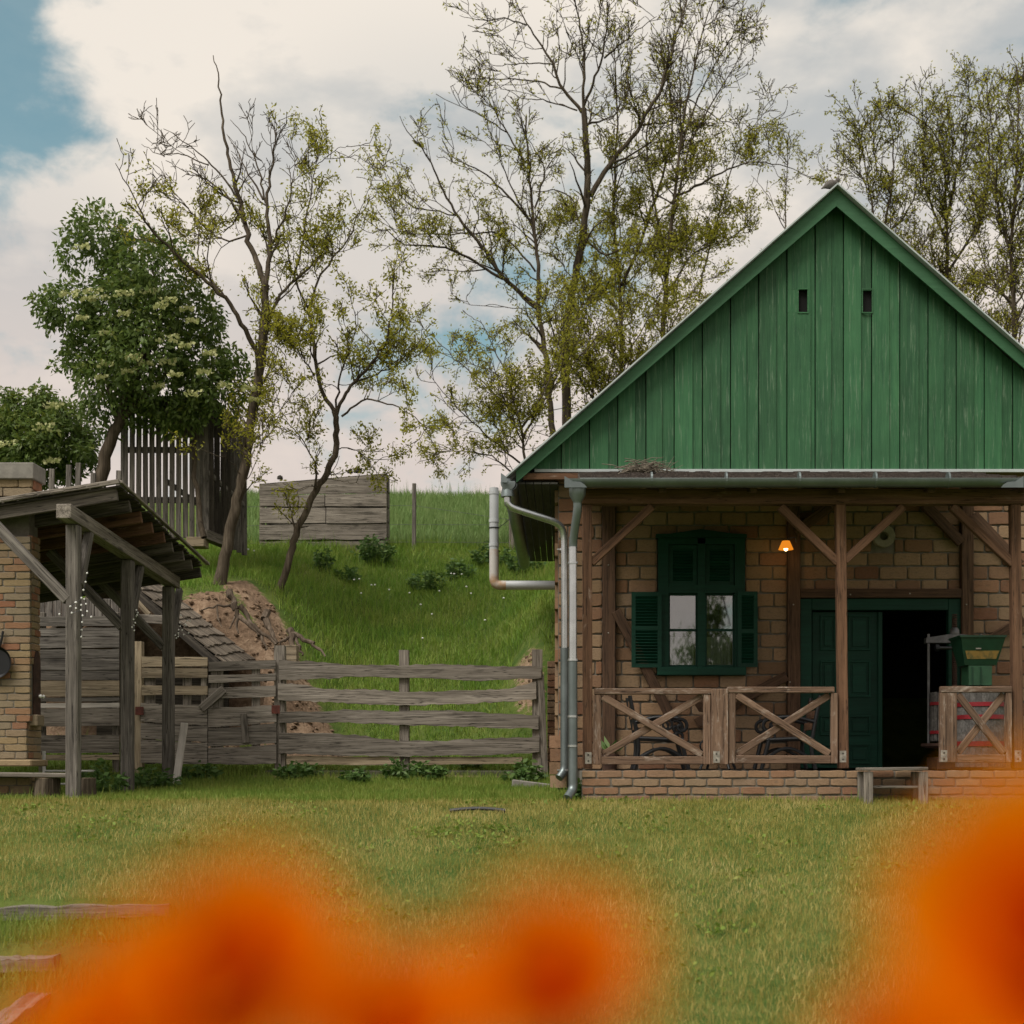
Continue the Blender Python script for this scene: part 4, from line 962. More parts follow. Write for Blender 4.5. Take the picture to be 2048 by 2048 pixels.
for px, py, h, wd, n, lab in ((748, 1126, .62, .85, 420, 'round bushy nettle clump below the plank shelter'), (648, 1142, .5, .4, 160, 'slim upright weed left of the nettle clump'),
        (700, 1165, .3, .6, 170, 'low broad weed below the slim upright weed'), (858, 1182, .42, .9, 260, 'dark weed patch in the middle of the slope'),
        (910, 1160, .42, .8, 240, 'weed patch right of centre on the slope'), (985, 1130, .5, .9, 260, 'weed clump below the tall flue pipe'),
        (1045, 1145, .5, .8, 240, 'weed clump beside the house wall on the slope'), (585, 1562, .3, .5, 170, 'broad leaved weed at foot of the left gate post'),
        (620, 1556, .22, .35, 90, 'small leafy weed in front of the lowest rail near left gate post'), (705, 1566, .2, .5, 130, 'low weeds at the fence foot left of the middle post'),
        (815, 1558, .28, .7, 220, 'wide leafy weed at foot of the middle fence post'), (860, 1560, .24, .45, 130, 'leafy weed just right of the middle fence post'),
        (944, 1540, .25, .3, 70, 'fern like weed under the right half of the rails'), (1050, 1566, .3, .6, 170, 'weeds at the foot of the right fence post'),
        (1170, 1600, .22, .4, 110, 'small weed at the corner of the brick plinth'), (205, 1590, .4, .6, 200, 'leafy weeds between the log stump and second pavilion post'), (290, 1580, .32, .8, 220, 'weeds behind the second pavilion post'), (390, 1560, .26, .7, 180, 'weeds beneath the left gate')):
    g = hit(px, py, 6, 30); weed(g, h, wd, n, lab, 'weeds along fence and slope')
pot = Vector((SX(1220, 14.7), 14.7, FLOOR)); 
pt = thing('potted_plant', 'small green plant in a pot behind the left porch rail', 'plant', pot)
MB().lathe([(.07, 0), (.09, .13), (.1, .14), (.1, .16), (.085, .16)], pot, 16).build('pot', M_['rust'], pt, True)
Cs = np.array([pot + Vector((0, 0, .16)) for _ in range(22)]); Ds = np.array([(math.cos(a), math.sin(a), 1.0) for a in rs.uniform(0, 6.28, 22)])
Vv, Ff = leaf_cloud(Cs, Ds, .2, 4, 0); obj('foliage', mesh_np('foliage', Vv, [Ff], M_['weed']), pt)
# dandelion clocks
hd = MB(); hd.lathe([(.004, -.014), (.015, -.009), (.019, 0), (.015, .009), (.004, .014)], (0, 0, 0), 10); hd = hd.mesh('seed_head', M_['dandelion'], True)
sm_ = MB().tube([(0, 0, -.28), (.01, 0, -.12), (0, 0, 0)], .003, 5).mesh('stem', M_['stem'])
for u, v_ in ((910, 845), (1030, 963), (1315, 997), (800, 828), (706, 803), (724, 803), (640, 770), (612, 776), (1133, 740), (1150, 741), (1240, 850), (1415, 875), (1070, 835), (970, 910), (980, 1095), (650, 850), (1190, 742), (1215, 812), (45, 611), (75, 618)):
    g = hit(480 + u * .3727, 900 + v_ * .3727, 18.6, 40); d = thing('dandelion', 'white dandelion clock standing in the hillside grass', 'dandelion', g, 'dandelion clocks on the slope')
    place(bpy.data.objects.new('seed_head', hd), Matrix.Translation(g + Vector((0, 0, .26))), d); place(bpy.data.objects.new('stem', sm_), Matrix.Translation(g + Vector((0, 0, .26))), d)
Vv, Ff = leaf_cloud(np.array(Cl), np.array(Dl), .042, 1.8, .1); tag(obj('clover_patches', mesh_np('clover_patches', Vv, [Ff], M_['lush'])), 'broad leaved patches scattered through the lawn', 'clover', None, 'stuff')
# hose, slab, brick stub
c0 = hit(900, 1626, 10, 14); c1 = hit(1012, 1626, 10, 14)
tag(MB().tube([c0 + (c1 - c0) * (i / 10) + Vector((0, 0, .02 + .02 * math.sin(i / 10 * 3.14))) for i in range(11)], .017, 8).build('hose', M_['hose'], None, True), 'short dark hose lying on the lawn', 'hose')
g = hit(1062, 1576, 12, 17); tag(MB().box(g + Vector((0, 0, .03)), (.46, .2, .09), Matrix.Rotation(.12, 3, 'Y')).build('stone_slab', M_['concrete'], None, bevel=.01), 'mossy grey slab in the grass by the downpipe', 'slab')
pier = thing('brick_pier', 'broken brick pier between the fence end and the house wall', 'pier', (SX(1103, 18.3), 18.3, .2))
core = MB().box((SX(1102.5, 18.4), 18.43, SZ(1430, 18.4)), (.1, .2, 1.45)).build('core', M_['mortar'], pier)
lay(core, V2, SX(1094, 18.3), SX(1114, 18.3), .15, SZ(1322, 18.3), .26, .09, 18.3, .07, [])

# ------------------------------------------------------------------ fence, gates
YF = 18.0
fn = thing('rail_fence', 'weathered fence of four wavy split rails across the slope', 'fence', (SX(800, YF), YF, gz(SX(800, YF), YF)))
R2 = lambda u, v_: (480 + .37267 * u, 900 + .37267 * v_)
def rail(pts):
    cols = [(480 + .37267 * u, 900 + .37267 * a, 900 + .37267 * b) for u, a, b in pts]
    return wavy('rail', cols, YF - .05, .035, M_['oldwood'], fn, .010, 8)
rail([(210, 1128, 1236), (400, 1135, 1232), (600, 1155, 1215), (860, 1155, 1222), (1100, 1150, 1228), (1300, 1158, 1240), (1617, 1163, 1222)])
rail([(205, 1250, 1342), (330, 1258, 1350), (450, 1282, 1352), (700, 1285, 1365), (880, 1298, 1372), (1200, 1290, 1362), (1450, 1280, 1350), (1590, 1243, 1335)])
rail([(208, 1400, 1466), (420, 1405, 1462), (560, 1392, 1463), (800, 1402, 1474), (1100, 1396, 1482), (1400, 1415, 1492), (1602, 1424, 1496)])
rail([(210, 1515, 1628), (380, 1520, 1636), (640, 1530, 1640), (820, 1558, 1645), (1100, 1560, 1640), (1350, 1545, 1638), (1607, 1540, 1622)])
wavy('bottom_board', [(R2(250, 0)[0], 1511, 1528), (R2(860, 0)[0], 1514, 1531)], YF - .02, .03, M_['tanwood'], fn)
wavy('bottom_board', [(R2(912, 0)[0], 1514, 1530), (R2(1515, 0)[0], 1514, 1527)], YF - .02, .03, M_['tanwood'], fn)
for a, b, c_, d_ in ((551, 572, 1291, 1556), (800, 819, 1300, 1552), (1065, 1086, 1299, 1556)):
    xm = (a + b) / 2; beam('post', (SX(xm, YF + .05), YF + .05, .05), (SX(xm - 1, YF + .05), YF + .05, SZ(c_, YF)), (b - a) / F * YF, .12, M_['oldwood'], fn, up=(0, -1, 0), seg=6, rough=.008)
beam('post', (SX(1091, YF + .02), YF, .05), (SX(1081, YF + .02), YF, SZ(1350, YF)), .09, .09, M_['oldwood'], fn, up=(0, -1, 0), seg=6, rough=.006)
tag(MB().box((SX(800, YF + .1), YF + .06, .12), (3.6, .12, .34)).build('kerb', M_['oldstone'], fn, bevel=.02), 'mossy dark kerb under the rails')
R1 = lambda u, v_: (.383 * u, 900 + .383 * v_)
def gate(label, x0, x1, slats, planks, ups, hinge):
    t_ = thing('plank_gate', label, 'gate', (SX(.383 * (x0 + x1) / 2, YF), YF, .2))
    for a, b, c_, d_ in slats: wavy('slat', [(.383 * x0, 900 + .383 * a, 900 + .383 * b), (.383 * x1, 900 + .383 * c_, 900 + .383 * d_)], YF - .045, .025, M_['tanwood'] if hinge[2] else M_['oldwood'], t_, .003)
    for a, b, c_, d_ in planks: wavy('plank', [(.383 * (x0 - 6), 900 + .383 * a, 900 + .383 * b), (.383 * (x0 + x1) / 2, 900 + .383 * ((a + c_) / 2 + 5), 900 + .383 * ((b + d_) / 2 + 5)), (.383 * (x1 + 4), 900 + .383 * c_, 900 + .383 * d_)], YF - .045, .025, M_['oldwood'], t_, .006)
    for a, b in ups: vbeam('upright', .383 * a, .383 * b, 900 + .383 * 1110, 900 + .383 * 1640, YF - .015, .03, M_['oldwood'], t_)
    MB().box(S(.383 * hinge[0], 900 + .383 * hinge[1], YF - .066), (.11, .008, .11)).build('hinge', M_['redrust'], t_)
    return t_
gate('left plank gate with tan upper slats, beside the rail fence', 742, 1084, [(1080, 1132, 1082, 1130), (1138, 1190, 1140, 1188), (1228, 1280, 1232, 1278)], [(1322, 1418, 1330, 1438), (1426, 1505, 1445, 1525), (1510, 1632, 1530, 1640)], [(760, 812), (955, 1000), (1050, 1080)], (728, 1362, 1))
g2 = gate('right plank gate patched with a slanting board, next to the rail fence', 1090, 1440, [(1107, 1155, 1097, 1142), (1176, 1216, 1168, 1206), (1245, 1300, 1230, 1288)], [(1345, 1448, 1330, 1418), (1455, 1545, 1425, 1530), (1555, 1640, 1535, 1636)], [(1100, 1165), (1315, 1358)], (1440, 1355, 0))
beam('patch', S(.383 * 1050, 900 + .383 * 1352, YF - .075), S(.383 * 1170, 900 + .383 * 1248, YF - .075), .02, .11, M_['oldwood'], g2)
beam('patch', S(.383 * 1283, 900 + .383 * 1530, YF - .075), S(.383 * 1272, 900 + .383 * 1375, YF - .075), .09, .02, M_['oldwood'], g2, up=(0, -1, 0))
gp = thing('gate_post', 'tall grey gate post left of the tan slatted gate', 'post', (SX(276, YF), YF, .1))
beam('shaft', (SX(276, YF), YF + .02, .0), (SX(275, YF), YF + .02, SZ(1283, YF)), .125, .12, M_['tanwood'], gp, up=(0, -1, 0), seg=5, rough=.006)
pf = thing('plank_fence', 'grey fence of long horizontal planks behind the pavilion posts', 'fence', (SX(150, YF), YF, .1))
for a, b, mt in ((870, 920, 'greywood'), (930, 972, 'greywood'), (976, 1033, 'greywood'), (1042, 1087, 'greywood'), (1090, 1150, 'greywood'), (1152, 1202, 'greywood'), (1206, 1286, 'tanwood'), (1291, 1313, 'greywood'), (1322, 1346, 'paleboard'), (1350, 1442, 'oldwood'), (1488, 1582, 'oldwood'), (1592, 1620, 'tanwood')):
    wavy('plank', [(-40, 900 + .383 * (a + 2), 900 + .383 * b), (120, 900 + .383 * a, 900 + .383 * (b + 1)), (239, 900 + .383 * (a - 2), 900 + .383 * (b - 2))], YF - .03 + rnd.uniform(-.008, .008), .028, M_[mt], pf, .004)
for xx in (85, 232): vbeam('post', xx - 6, xx + 6, 1225, 1545, YF + .03, .07, M_['oldwood'], pf)

# ------------------------------------------------------------------ low shed with shingle roof, in the bank
sh = thing('shingled_shed', 'low shed with steep shingle roof sunk into the earth bank', 'shed', (SX(300, 18.8), 18.8, .3))
for k_ in range(12):
    xx = 74 + k_ * 16.5
    vbeam('gable_board', xx, xx + 15.6, 1196 + rnd.uniform(-2, 2), 1236, 18.32, .025, M_['greywood'], sh)
A = S(243, 1143, 18.5); B = S(452, 1328, 18.5); Cc = S(506, 1318, 19.75); D = S(300, 1150, 19.75)
dn = (B - A).normalized(); nrm = ((B - A).cross(D - A)).normalized(); nrm = nrm if nrm.z > 0 else -nrm
m = MB(); vs = [A, B, Cc, D]; m.add([v - nrm * .06 for v in vs] + [v - nrm * .03 for v in vs], [(0, 1, 2, 3), (7, 6, 5, 4), (0, 4, 5, 1), (1, 5, 6, 2), (2, 6, 7, 3), (3, 7, 4, 0)])
rfm = m.build('roof', M_['darkwood'], sh)
NC, NR = 10, 13
for r in range(NR):                                 # shingles in rows lapping down the slope
    for c_ in range(NC):
        u0, u1 = c_ / NC, (c_ + 1.12) / NC; v0, v1 = r / NR, (r + 1.0) / NR
        q = lambda u, v: (A * (1 - u) + B * u) * (1 - v) + (D * (1 - u) + Cc * u) * v
        p0, p1 = q(u0, (v0 + v1) / 2), q(min(u1, 1.04) + rnd.uniform(-.012, .012), (v0 + v1) / 2); wd = (q(u0, v1) - q(u0, v0)).length
        lift = .0 + .018 * (1 - 0); p0 = p0 - nrm * .012; p1 = p1 + nrm * (.012 + rnd.uniform(-.004, .006))
        side = (D - A).normalized(); Mx = axes(p0, p1, nrm)
        me = MB().box((0, 0, 0), ((p1 - p0).length, wd * rnd.uniform(.94, 1.12), .018)).mesh('shingle', M_['shingle'])
        Mx = Mx @ Matrix.Rotation(.05 + rnd.uniform(-.02, .02), 4, 'X'); obj('shingle', me, rfm, Mx)
for r in range(5):
    v = r / 4; q0 = A.lerp(D, v) - nrm * .1; q1 = B.lerp(Cc, v) - nrm * .1
    beam('rafter', q0, q1, .07, .08, M_['darkwood'], sh)
mirror = lambda p: Vector((2 * A.x - p.x - .1, p.y, p.z))
m = MB(); vs = [mirror(v) for v in (A, B, Cc, D)]; m.add([v - Vector((0, 0, .06)) for v in vs] + vs, [(0, 3, 2, 1), (4, 5, 6, 7), (0, 1, 5, 4), (1, 2, 6, 5), (2, 3, 7, 6), (3, 0, 4, 7)]); m.build('far_roof', M_['shingle'], sh)
m = MB(); m.box((SX(330, 19.6), 19.5, 1.0), (1.9, .06, 1.5)); m.build('back_wall', M_['darkwood'], sh)
beam('door_plank', S(262, 1190, 18.45), S(298, 1230, 18.45), .03, .07, M_['tanwood'], sh); beam('wall_plate', S(270, 1237, 18.45), S(332, 1240, 18.45), .05, .12, M_['oldwood'], sh)
beam('strut', S(280, 1240, 18.42), S(330, 1302, 18.42), .04, .06, M_['oldwood'], sh)
# roots, stumps on the bank
def root(name, pts, r0, r1, mat, label, cat, group=None, extra=()):
    t_ = thing(name, label, cat, pts[0], group)
    def mk(pp, a, b, nm):
        q = [Vector(p_) + Vector((rnd.uniform(-.02, .02), rnd.uniform(-.02, .02), rnd.uniform(-.02, .02))) for p_ in bend(pp, .15, 3)]; n_ = len(q)
        MB().tube(q, [(a + (b - a) * i / (n_ - 1)) * rnd.uniform(.8, 1.2) for i in range(n_)], 8).build(nm, mat, t_, True)
    mk(pts, r0, r1, 'trunk')
    for e in extra: mk(e[0], e[1], e[2], 'root')
Z8 = lambda u, v_, Y: S(330 + .2122 * u, 1130 + .2122 * v_, Y)
root('dead_stump', [Z8(600, 250, 19.3), Z8(640, 330, 19.2), Z8(670, 430, 19.15)], .05, .045, M_['root'], 'bleached broken stump with roots hanging over the bank', 'stump', 'stumps and roots on the bank',
     [([Z8(670, 430, 19.15), Z8(680, 520, 19.1), Z8(690, 650, 19.0)], .035, .012), ([Z8(670, 480, 19.15), Z8(850, 600, 19.05), Z8(940, 740, 18.95), Z8(960, 810, 18.9)], .035, .012), ([Z8(660, 480, 19.15), Z8(610, 600, 19.0)], .02, .008),
      ([Z8(640, 390, 19.2), Z8(480, 380, 19.15), Z8(350, 440, 19.1)], .022, .008), ([Z8(490, 390, 19.1), Z8(515, 520, 19.05), Z8(530, 590, 19.0)], .016, .006), ([Z8(700, 380, 19.2), Z8(780, 500, 19.15), Z8(900, 640, 19.0), Z8(1040, 740, 18.9)], .04, .018)])
root('dead_stump', [Z8(950, 440, 19.3), Z8(945, 520, 19.2)], .06, .06, M_['root'], 'dark short stump in the middle of the bare bank', 'stump', 'stumps and roots on the bank', [([Z8(950, 520, 19.2), Z8(1020, 640, 19.0), Z8(1060, 740, 18.9)], .045, .02)])
root('dead_stump', [Z8(1180, 600, 19.2), Z8(1200, 680, 19.1), Z8(1190, 760, 19.0)], .055, .05, M_['root'], 'forked stump with a long root running right, above the gate post', 'stump', 'stumps and roots on the bank',
     [([Z8(1210, 660, 19.15), Z8(1330, 710, 19.05), Z8(1450, 780, 18.95), Z8(1510, 860, 18.9)], .04, .014), ([Z8(1190, 680, 19.1), Z8(1110, 720, 19.0), Z8(1080, 750, 18.95)], .03, .015), ([Z8(1230, 700, 19.1), Z8(1270, 790, 18.95), Z8(1310, 850, 18.85)], .03, .012)])
tag(MB().box(S(584, 1308, 18.5), (.16, .14, .24)).build('wood_block', M_['tanwood'], None, bevel=.01), 'pale cut wood block beside the rail fence post', 'block')

# ------------------------------------------------------------------ hill things
hs = thing('plank_shelter', 'low box shelter of broad grey planks on the hilltop', 'shelter', hit(646, 1095, 20, 40))
YH = WM[hs.name].translation.y
rows = [((519, 992), (519, 996), 968, 949), ]
for a0, a1, b0, b1, split in ((970, 990, 948, 985, None), (991, 1013, 987, 1013, 650), (1016, 1046, 1016, 1046, 652), (1049, 1080, 1048, 1079, None), (1083, 1104, 1082, 1104, None)):
    if split:
        wavy('plank', [(520, a0, a1), (split - .8, (a0 + b0) / 2, (a1 + b1) / 2)], YH, .04, M_['oldwood'], hs, .008); wavy('plank', [(split + .8, (a0 + b0) / 2, (a1 + b1) / 2), (773, b0, b1)], YH - .01, .04, M_['oldwood'], hs, .008)
    else: wavy('plank', [(519, a0, a1), (600, a0 * .68 + b0 * .32, a1 * .68 + b1 * .32), (773, b0, b1)], YH + rnd.uniform(-.01, .01), .04, M_['oldwood'], hs, .010)
for xx in (524, 770): vbeam('post', xx - 4, xx + 4, 948 if xx > 600 else 970, 1106, YH + .06, .07, M_['oldwood'], hs)
m = MB(); 
for i in range(5): m.box((SX(773, YH) + .0, YH + .2, SZ(1100 - i * 30, YH) + .12), (.04, .30, .27))
m.build('side_planks', M_['oldwood'], hs)
m = MB(); m.box((SX(520, YH), YH + .2, SZ(1045, YH)), (.04, .30, 1.2)); m.box((SX(646, YH), YH + .36, SZ(1044, YH)), (2.4, .04, 1.2)); m.build('back_planks', M_['darkwood'], hs)
m = MB(); vs = [(SX(519, YH), YH - .01, SZ(971, YH)), (SX(774, YH), YH - .01, SZ(949.5, YH)), (SX(774, YH), YH + .42, SZ(949.5, YH) - .03), (SX(519, YH), YH + .42, SZ(971, YH) - .03)]
m.add(vs + [(a, b, c_ + .03) for a, b, c_ in vs], [(0, 3, 2, 1), (4, 5, 6, 7), (0, 1, 5, 4), (1, 2, 6, 5), (2, 3, 7, 6), (3, 0, 4, 7)]); m.build('roof', M_['darkwood'], hs)
for px, r_ in ((715, .09), (700, .06), (560, .06)): MB().lathe([(r_, -.02), (r_ * .9, r_ * .5), (r_ * .4, r_ * .9), (.01, r_)], S(px, 960 - (px - 517) * .087, YH + .2), 9).build('roof_stone', M_['darkwood'], hs, True)
# wire fence posts
wf = thing('wire_fence', 'wire fence with square wooden posts along the field edge', 'fence', hit(828, 1098, 20, 40))
yw = WM[wf.name].translation.y
beam('post', (SX(828, yw), yw, gz(SX(828, yw), yw) - .1), (SX(828.5, yw), yw, SZ(967, yw)), .075, .075, M_['greywood'], wf, up=(0, -1, 0))
beam('post', (SX(1024, yw), yw, gz(SX(1024, yw), yw) - .1), (SX(1024, yw), yw, SZ(1037, yw)), .12, .1, M_['oldwood'], wf, up=(0, -1, 0))
for yy in (1012, 1050, 1085): MB().tube([S(440, yy + 2, yw), S(828, yy - 1, yw), S(1024, yy + 28 if yy < 1040 else yy, yw), S(1100, yy + 2, yw)], .004, 5, False).build('wire', M_['steel'], wf)
# corn crib
Yk = 22.6
ck = thing('corn_crib', 'tall slatted corn crib standing beneath the elder tree', 'crib', S(340, 1080, Yk))
for i in range(13):
    xx = 246 + i * 13.3; a = rnd.uniform(-1, 1); 
    beam('slat', S(xx + 5 + a * .5, 1076 if i > 3 else 1010, Yk), S(xx + 5 - a, 800, Yk), .085 if i < 12 else .13, .025, M_['greywood'], ck, up=(0, -1, 0))
for xx in (248, 410): vbeam('corner_post', xx - 5, xx + 6, 796, 1080, Yk + .05, .1, M_['greywood'], ck)
for yy in (1000, 900): hbeam('cross_rail', 248, 412, yy - 6, yy + 6, Yk + .04, .04, M_['greywood'], ck)
beam('diagonal', S(330, 960, Yk + .06), S(412, 1020, Yk + .06), .04, .09, M_['greywood'], ck)
for i in range(7):                                  # right flank, receding
    yy = Yk + .12 + i * .3; xx = SX(413, Yk) + .05 + i * .022
    zt, zb_ = SZ(806, Yk), SZ(1075, Yk)
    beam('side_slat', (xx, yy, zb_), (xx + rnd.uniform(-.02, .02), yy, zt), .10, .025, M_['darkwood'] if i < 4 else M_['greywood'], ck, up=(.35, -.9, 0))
beam('side_rail', (SX(413, Yk), Yk + .02, SZ(942, Yk)), (SX(413, Yk) + .17, Yk + 2.0, SZ(960, Yk) - .05), .05, .09, M_['greywood'], ck)
m = MB(); m.box((SX(330, Yk) + .2, Yk + 2.1, SZ(930, Yk)), (1.7, .04, 2.2)) if False else None
rfv = [S(236, 800, Yk - .2), S(425, 798, Yk - .2), Vector((SX(425, Yk) + .14, Yk + 2.2, SZ(812, Yk))), Vector((SX(236, Yk) + .4, Yk + 2.2, SZ(812, Yk)))]
m = MB(); m.add([tuple(v) for v in rfv] + [(v.x, v.y, v.z + .06) for v in rfv], [(0, 3, 2, 1), (4, 5, 6, 7), (0, 1, 5, 4), (1, 2, 6, 5), (2, 3, 7, 6), (3, 0, 4, 7)]); m.build('roof', M_['darkwood'], ck)
MB().box(S(395, 1086, Yk - .05), (.30, .3, .16)).build('foot_block', M_['tanwood'], ck, bevel=.01)
beam('sill_log', S(405, 1068, Yk - .1), S(455, 1088, Yk + .5), .16, .16, M_['oldwood'], ck)
pkt = thing('picket_fence', 'old picket tops showing above the pavilion roof', 'fence', S(170, 960, 21.5))
for px, yt in ((103, 938), (137, 930), (156, 926), (186, 946), (237, 941)): beam('picket', S(px - 1, 1040, 21.5), S(px + 1, yt, 21.5), .082, .04, M_['greywood'], pkt, up=(0, -1, 0))
hbeam('cross_rail', 90, 250, 1000, 1012, 21.54, .04, M_['greywood'], pkt)

# ------------------------------------------------------------------ pavilion
XP = -4.96
pv = thing('open_pavilion', 'open timber pavilion with low dark plank roof', 'pavilion', (XP, 15.3, 0))
FR, BR = Vector((SX(239, 13.95), 13.95, SZ(967, 13.95))), Vector((SX(413, 17.2), 17.2, SZ(1129, 17.2)))
def rp(x, s):                                       # point of the roof plane
    p_ = FR.lerp(BR, s); return Vector((x, p_.y, p_.z - (p_.x - x) * .159))
XLf = -9.0
nb_ = 22
for i in range(nb_):
    s0, s1 = i / nb_, (i + 1) / nb_
    a = (rp(XLf, s0) + rp(XLf, s1)) / 2; b = (rp(FR.x, s0) + rp(FR.x, s1)) / 2; b.x += rnd.uniform(-.025, .03)
    dz = Vector((0, 0, -.016 + rnd.uniform(-.004, .006)))
    d_ = (b - a).normalized(); b = b + d_ * 0; beam('roof_board', a + dz, b + dz, (BR - FR).length / nb_ * 1.08, .022, M_['darkwood'], pv, bev=.002)
sg = MB()
for i in range(34):                                 # shakes bedded over the boards, ragged along the edge
    s0 = i / 34; c = rp(FR.x - .25 + rnd.uniform(-.02, .035), s0 + .01); c2 = rp(FR.x - .9, s0 + .01)
    x_ = c.x
    while x_ > XLf:
        l_ = rnd.uniform(.09, .14); p0 = rp(x_, min(1, s0 + .01)); sg.box((p0.x, p0.y, p0.z + .012 + rnd.uniform(0, .012)), (l_, .17, .014), Matrix.Rotation(-.16, 3, 'Y') @ Matrix.Rotation(-.03, 3, 'X')); x_ -= l_ + .004
sg.build('shake', M_['oldwood'], pv, kind='stuff')
beam('edge_board', rp(FR.x + .01, -.005) + Vector((0, 0, .012)), rp(BR.x + .01, 1.01) + Vector((0, 0, .012)), .05, .03, M_['oldwood'], pv)
beam('front_board', rp(FR.x + .01, -.01) + Vector((0, 0, .01)), rp(XLf, -.01) + Vector((0, 0, .01)), .03, .05, M_['oldwood'], pv)
for k_ in range(9):
    s0 = .015 + k_ * .122; a = rp(FR.x - .03 + rnd.uniform(-.02, .02), s0) + Vector((0, 0, -.095)); b = rp(XLf, s0) + Vector((0, 0, -.095))
    beam('purlin', a, b, .05, .13, M_['purlin'] if k_ not in (2, 3, 4) else M_['brownwood'], pv)
# rafter beam on the posts
b0 = Vector((XP, 13.42, SZ(1022, 13.42))); b1 = Vector((XP + .03, 17.15, SZ(1166, 17.15) - .0))
beam('rafter_beam', b0, b1, .15, .145, M_['oldwood'], pv)
def zbm(y): return b0.z + (b1.z - b0.z) * (y - b0.y) / (b1.y - b0.y)
posts = [(13.7, .125), (15.4, .13), (17.0, .13)]
for yy, wd in posts:
    beam('post', (XP - .004, yy, gz(XP, yy) + (.03 if yy < 14 else -.04)), (XP + .0, yy, zbm(yy) - .075), wd, wd, M_['greywood'], pv, up=(0, -1, 0), bev=.012)
    beam('brace', (XP + .035, yy + .06, zbm(yy) - .68), (XP + .035, yy + .36, zbm(yy + .36) - .04), .075, .09, M_['greywood'], pv)
    zt = zbm(yy); beam('brace', (XP - .05, yy - .02, zt - .84), (XP - .88, yy - .02, zt + .02), .09, .105, M_['greywood'], pv)
for yy in (): beam('tie', (XP, yy + .05, zbm(yy) - .2), (XLf, yy + .05, zbm(yy) - .35), .1, .12, M_['darkwood'], pv)
for yy in (13.9, 15.5, 17.0): beam('post', (-7.9, yy, gz(-7.9, yy)), (-7.9, yy, 2.4), .14, .14, M_['greywood'], pv, up=(0, -1, 0))
MB().box((XP, 13.7, .0), (.13, .13, .1)).build('foot_stone', M_['concrete'], pv)
# string lights round the posts
def sl(label, beads, cord, Y):
    t_ = thing('string_lights', label, 'string lights', S(beads[0][0], beads[0][1], Y), 'white string lights on the pavilion')
    MB().tube([S(a, b, Y) for a, b in cord], .003, 5, False).build('cable', M_['iron'], t_)
    me = MB().lathe([(.003, -.010), (.008, -.007), (.010, 0), (.008, .007), (.003, .010)], (0, 0, 0), 8).mesh('bulb', M_['bead'], True)
    for a, b in beads: place(bpy.data.objects.new('bulb', me), Matrix.Translation(S(a, b, Y) + Vector((0, rnd.uniform(-.02, .02), 0))), t_)
Z9 = lambda L_: [(.1811 * u, 900 + .1811 * v_) for u, v_ in L_]
sl('white string lights wound round the nearest pavilion post', Z9([(965, 1360), (945, 1457), (928, 1548), (905, 1635), (925, 1645), (828, 1683), (848, 1685), (780, 1728), (838, 1747), (893, 1710), (945, 1698), (893, 1768), (958, 1780), (800, 1800), (655, 1812), (912, 1828), (1008, 1842), (905, 1900), (895, 1985), (890, 2060)]), Z9([(965, 1360), (928, 1548), (905, 1640), (780, 1728), (800, 1800), (893, 1768), (905, 1900), (890, 2060)]), 13.6)
sl('white string lights on the middle pavilion post', [(.383 * u, 900 + .383 * v_) for u, v_ in ((712, 835), (722, 850), (707, 868), (700, 885), (705, 902), (697, 915), (700, 942), (716, 862), (690, 925))], [(.383 * u, 900 + .383 * v_) for u, v_ in ((722, 835), (700, 890), (698, 945))], 15.2)
sl('white string lights on the farthest pavilion post', [(240 + .1553 * u, 1050 + .1553 * v_) for u, v_ in ((788, 1165), (868, 1233), (903, 1238), (772, 1255), (840, 1280), (775, 1303), (855, 1290), (757, 1350), (803, 1352), (750, 1390), (745, 1408), (820, 1412), (886, 1390), (718, 1422), (755, 1437), (730, 1458))], [(240 + .1553 * u, 1050 + .1553 * v_) for u, v_ in ((790, 1165), (870, 1235), (770, 1300), (750, 1395), (730, 1458))], 16.85)
# leaning pale board
g = hit(353, 1560, 12, 20); tag(beam('leaning_board', (SX(356, 16.9), 16.8, gz(SX(356, 16.9), 16.8)), (SX(367, 16.95), 17.0, SZ(1446, 17)), .092, .03, M_['paleboard'], None, up=(0, -1, 0)), 'pale plank leaning upright by the farthest pavilion post', 'plank')

# ------------------------------------------------------------------ brick oven
ov = thing('brick_oven', 'brick garden oven with concrete capped chimney through the pavilion roof', 'oven', (-5.8, 14.2, 0))
YO = 14.1
def zpx(py): return SZ(py, YO)
cores = MB(); OX = SX(60.6, YO); OXl = -6.6
def coreb(x1, y0, y1, z0, z1): cores.box(((OXl + x1) / 2, (y0 + y1) / 2, (z0 + z1) / 2), (x1 - OXl, y1 - y0, z1 - z0))
coreb(OX - .01, YO + .01, YO + .26, zpx(1444), 2.75)
coreb(SX(54, YO) - .01, YO + .01, YO + .38, zpx(1518), zpx(1444)); coreb(SX(64, YO) - .01, YO - .04, YO + .36, -.15, zpx(1554))
coreb(SX(60.6, 14.2) - .02, 14.22, 14.45, 2.75, SZ(958, 14.2))
core = cores.build('core', M_['mortar'], ov)
lay(core, V3, SX(-15, YO), OX, zpx(1444), 2.75, .245, .0755, YO, .05, [])
lay(core, V3, SX(-15, YO), SX(54, YO), zpx(1518), zpx(1444), .245, .0755, YO + .0, .05, [])
lay(core, V3, SX(-15, YO), SX(64, YO), -.12, zpx(1554), .2, .1, YO - .05, .05, [])
lay(core, V3, SX(-15, 14.2), SX(64.5, 14.2), SZ(1012, 14.2), SZ(957, 14.2), .25, .115, 14.19, .06, [])
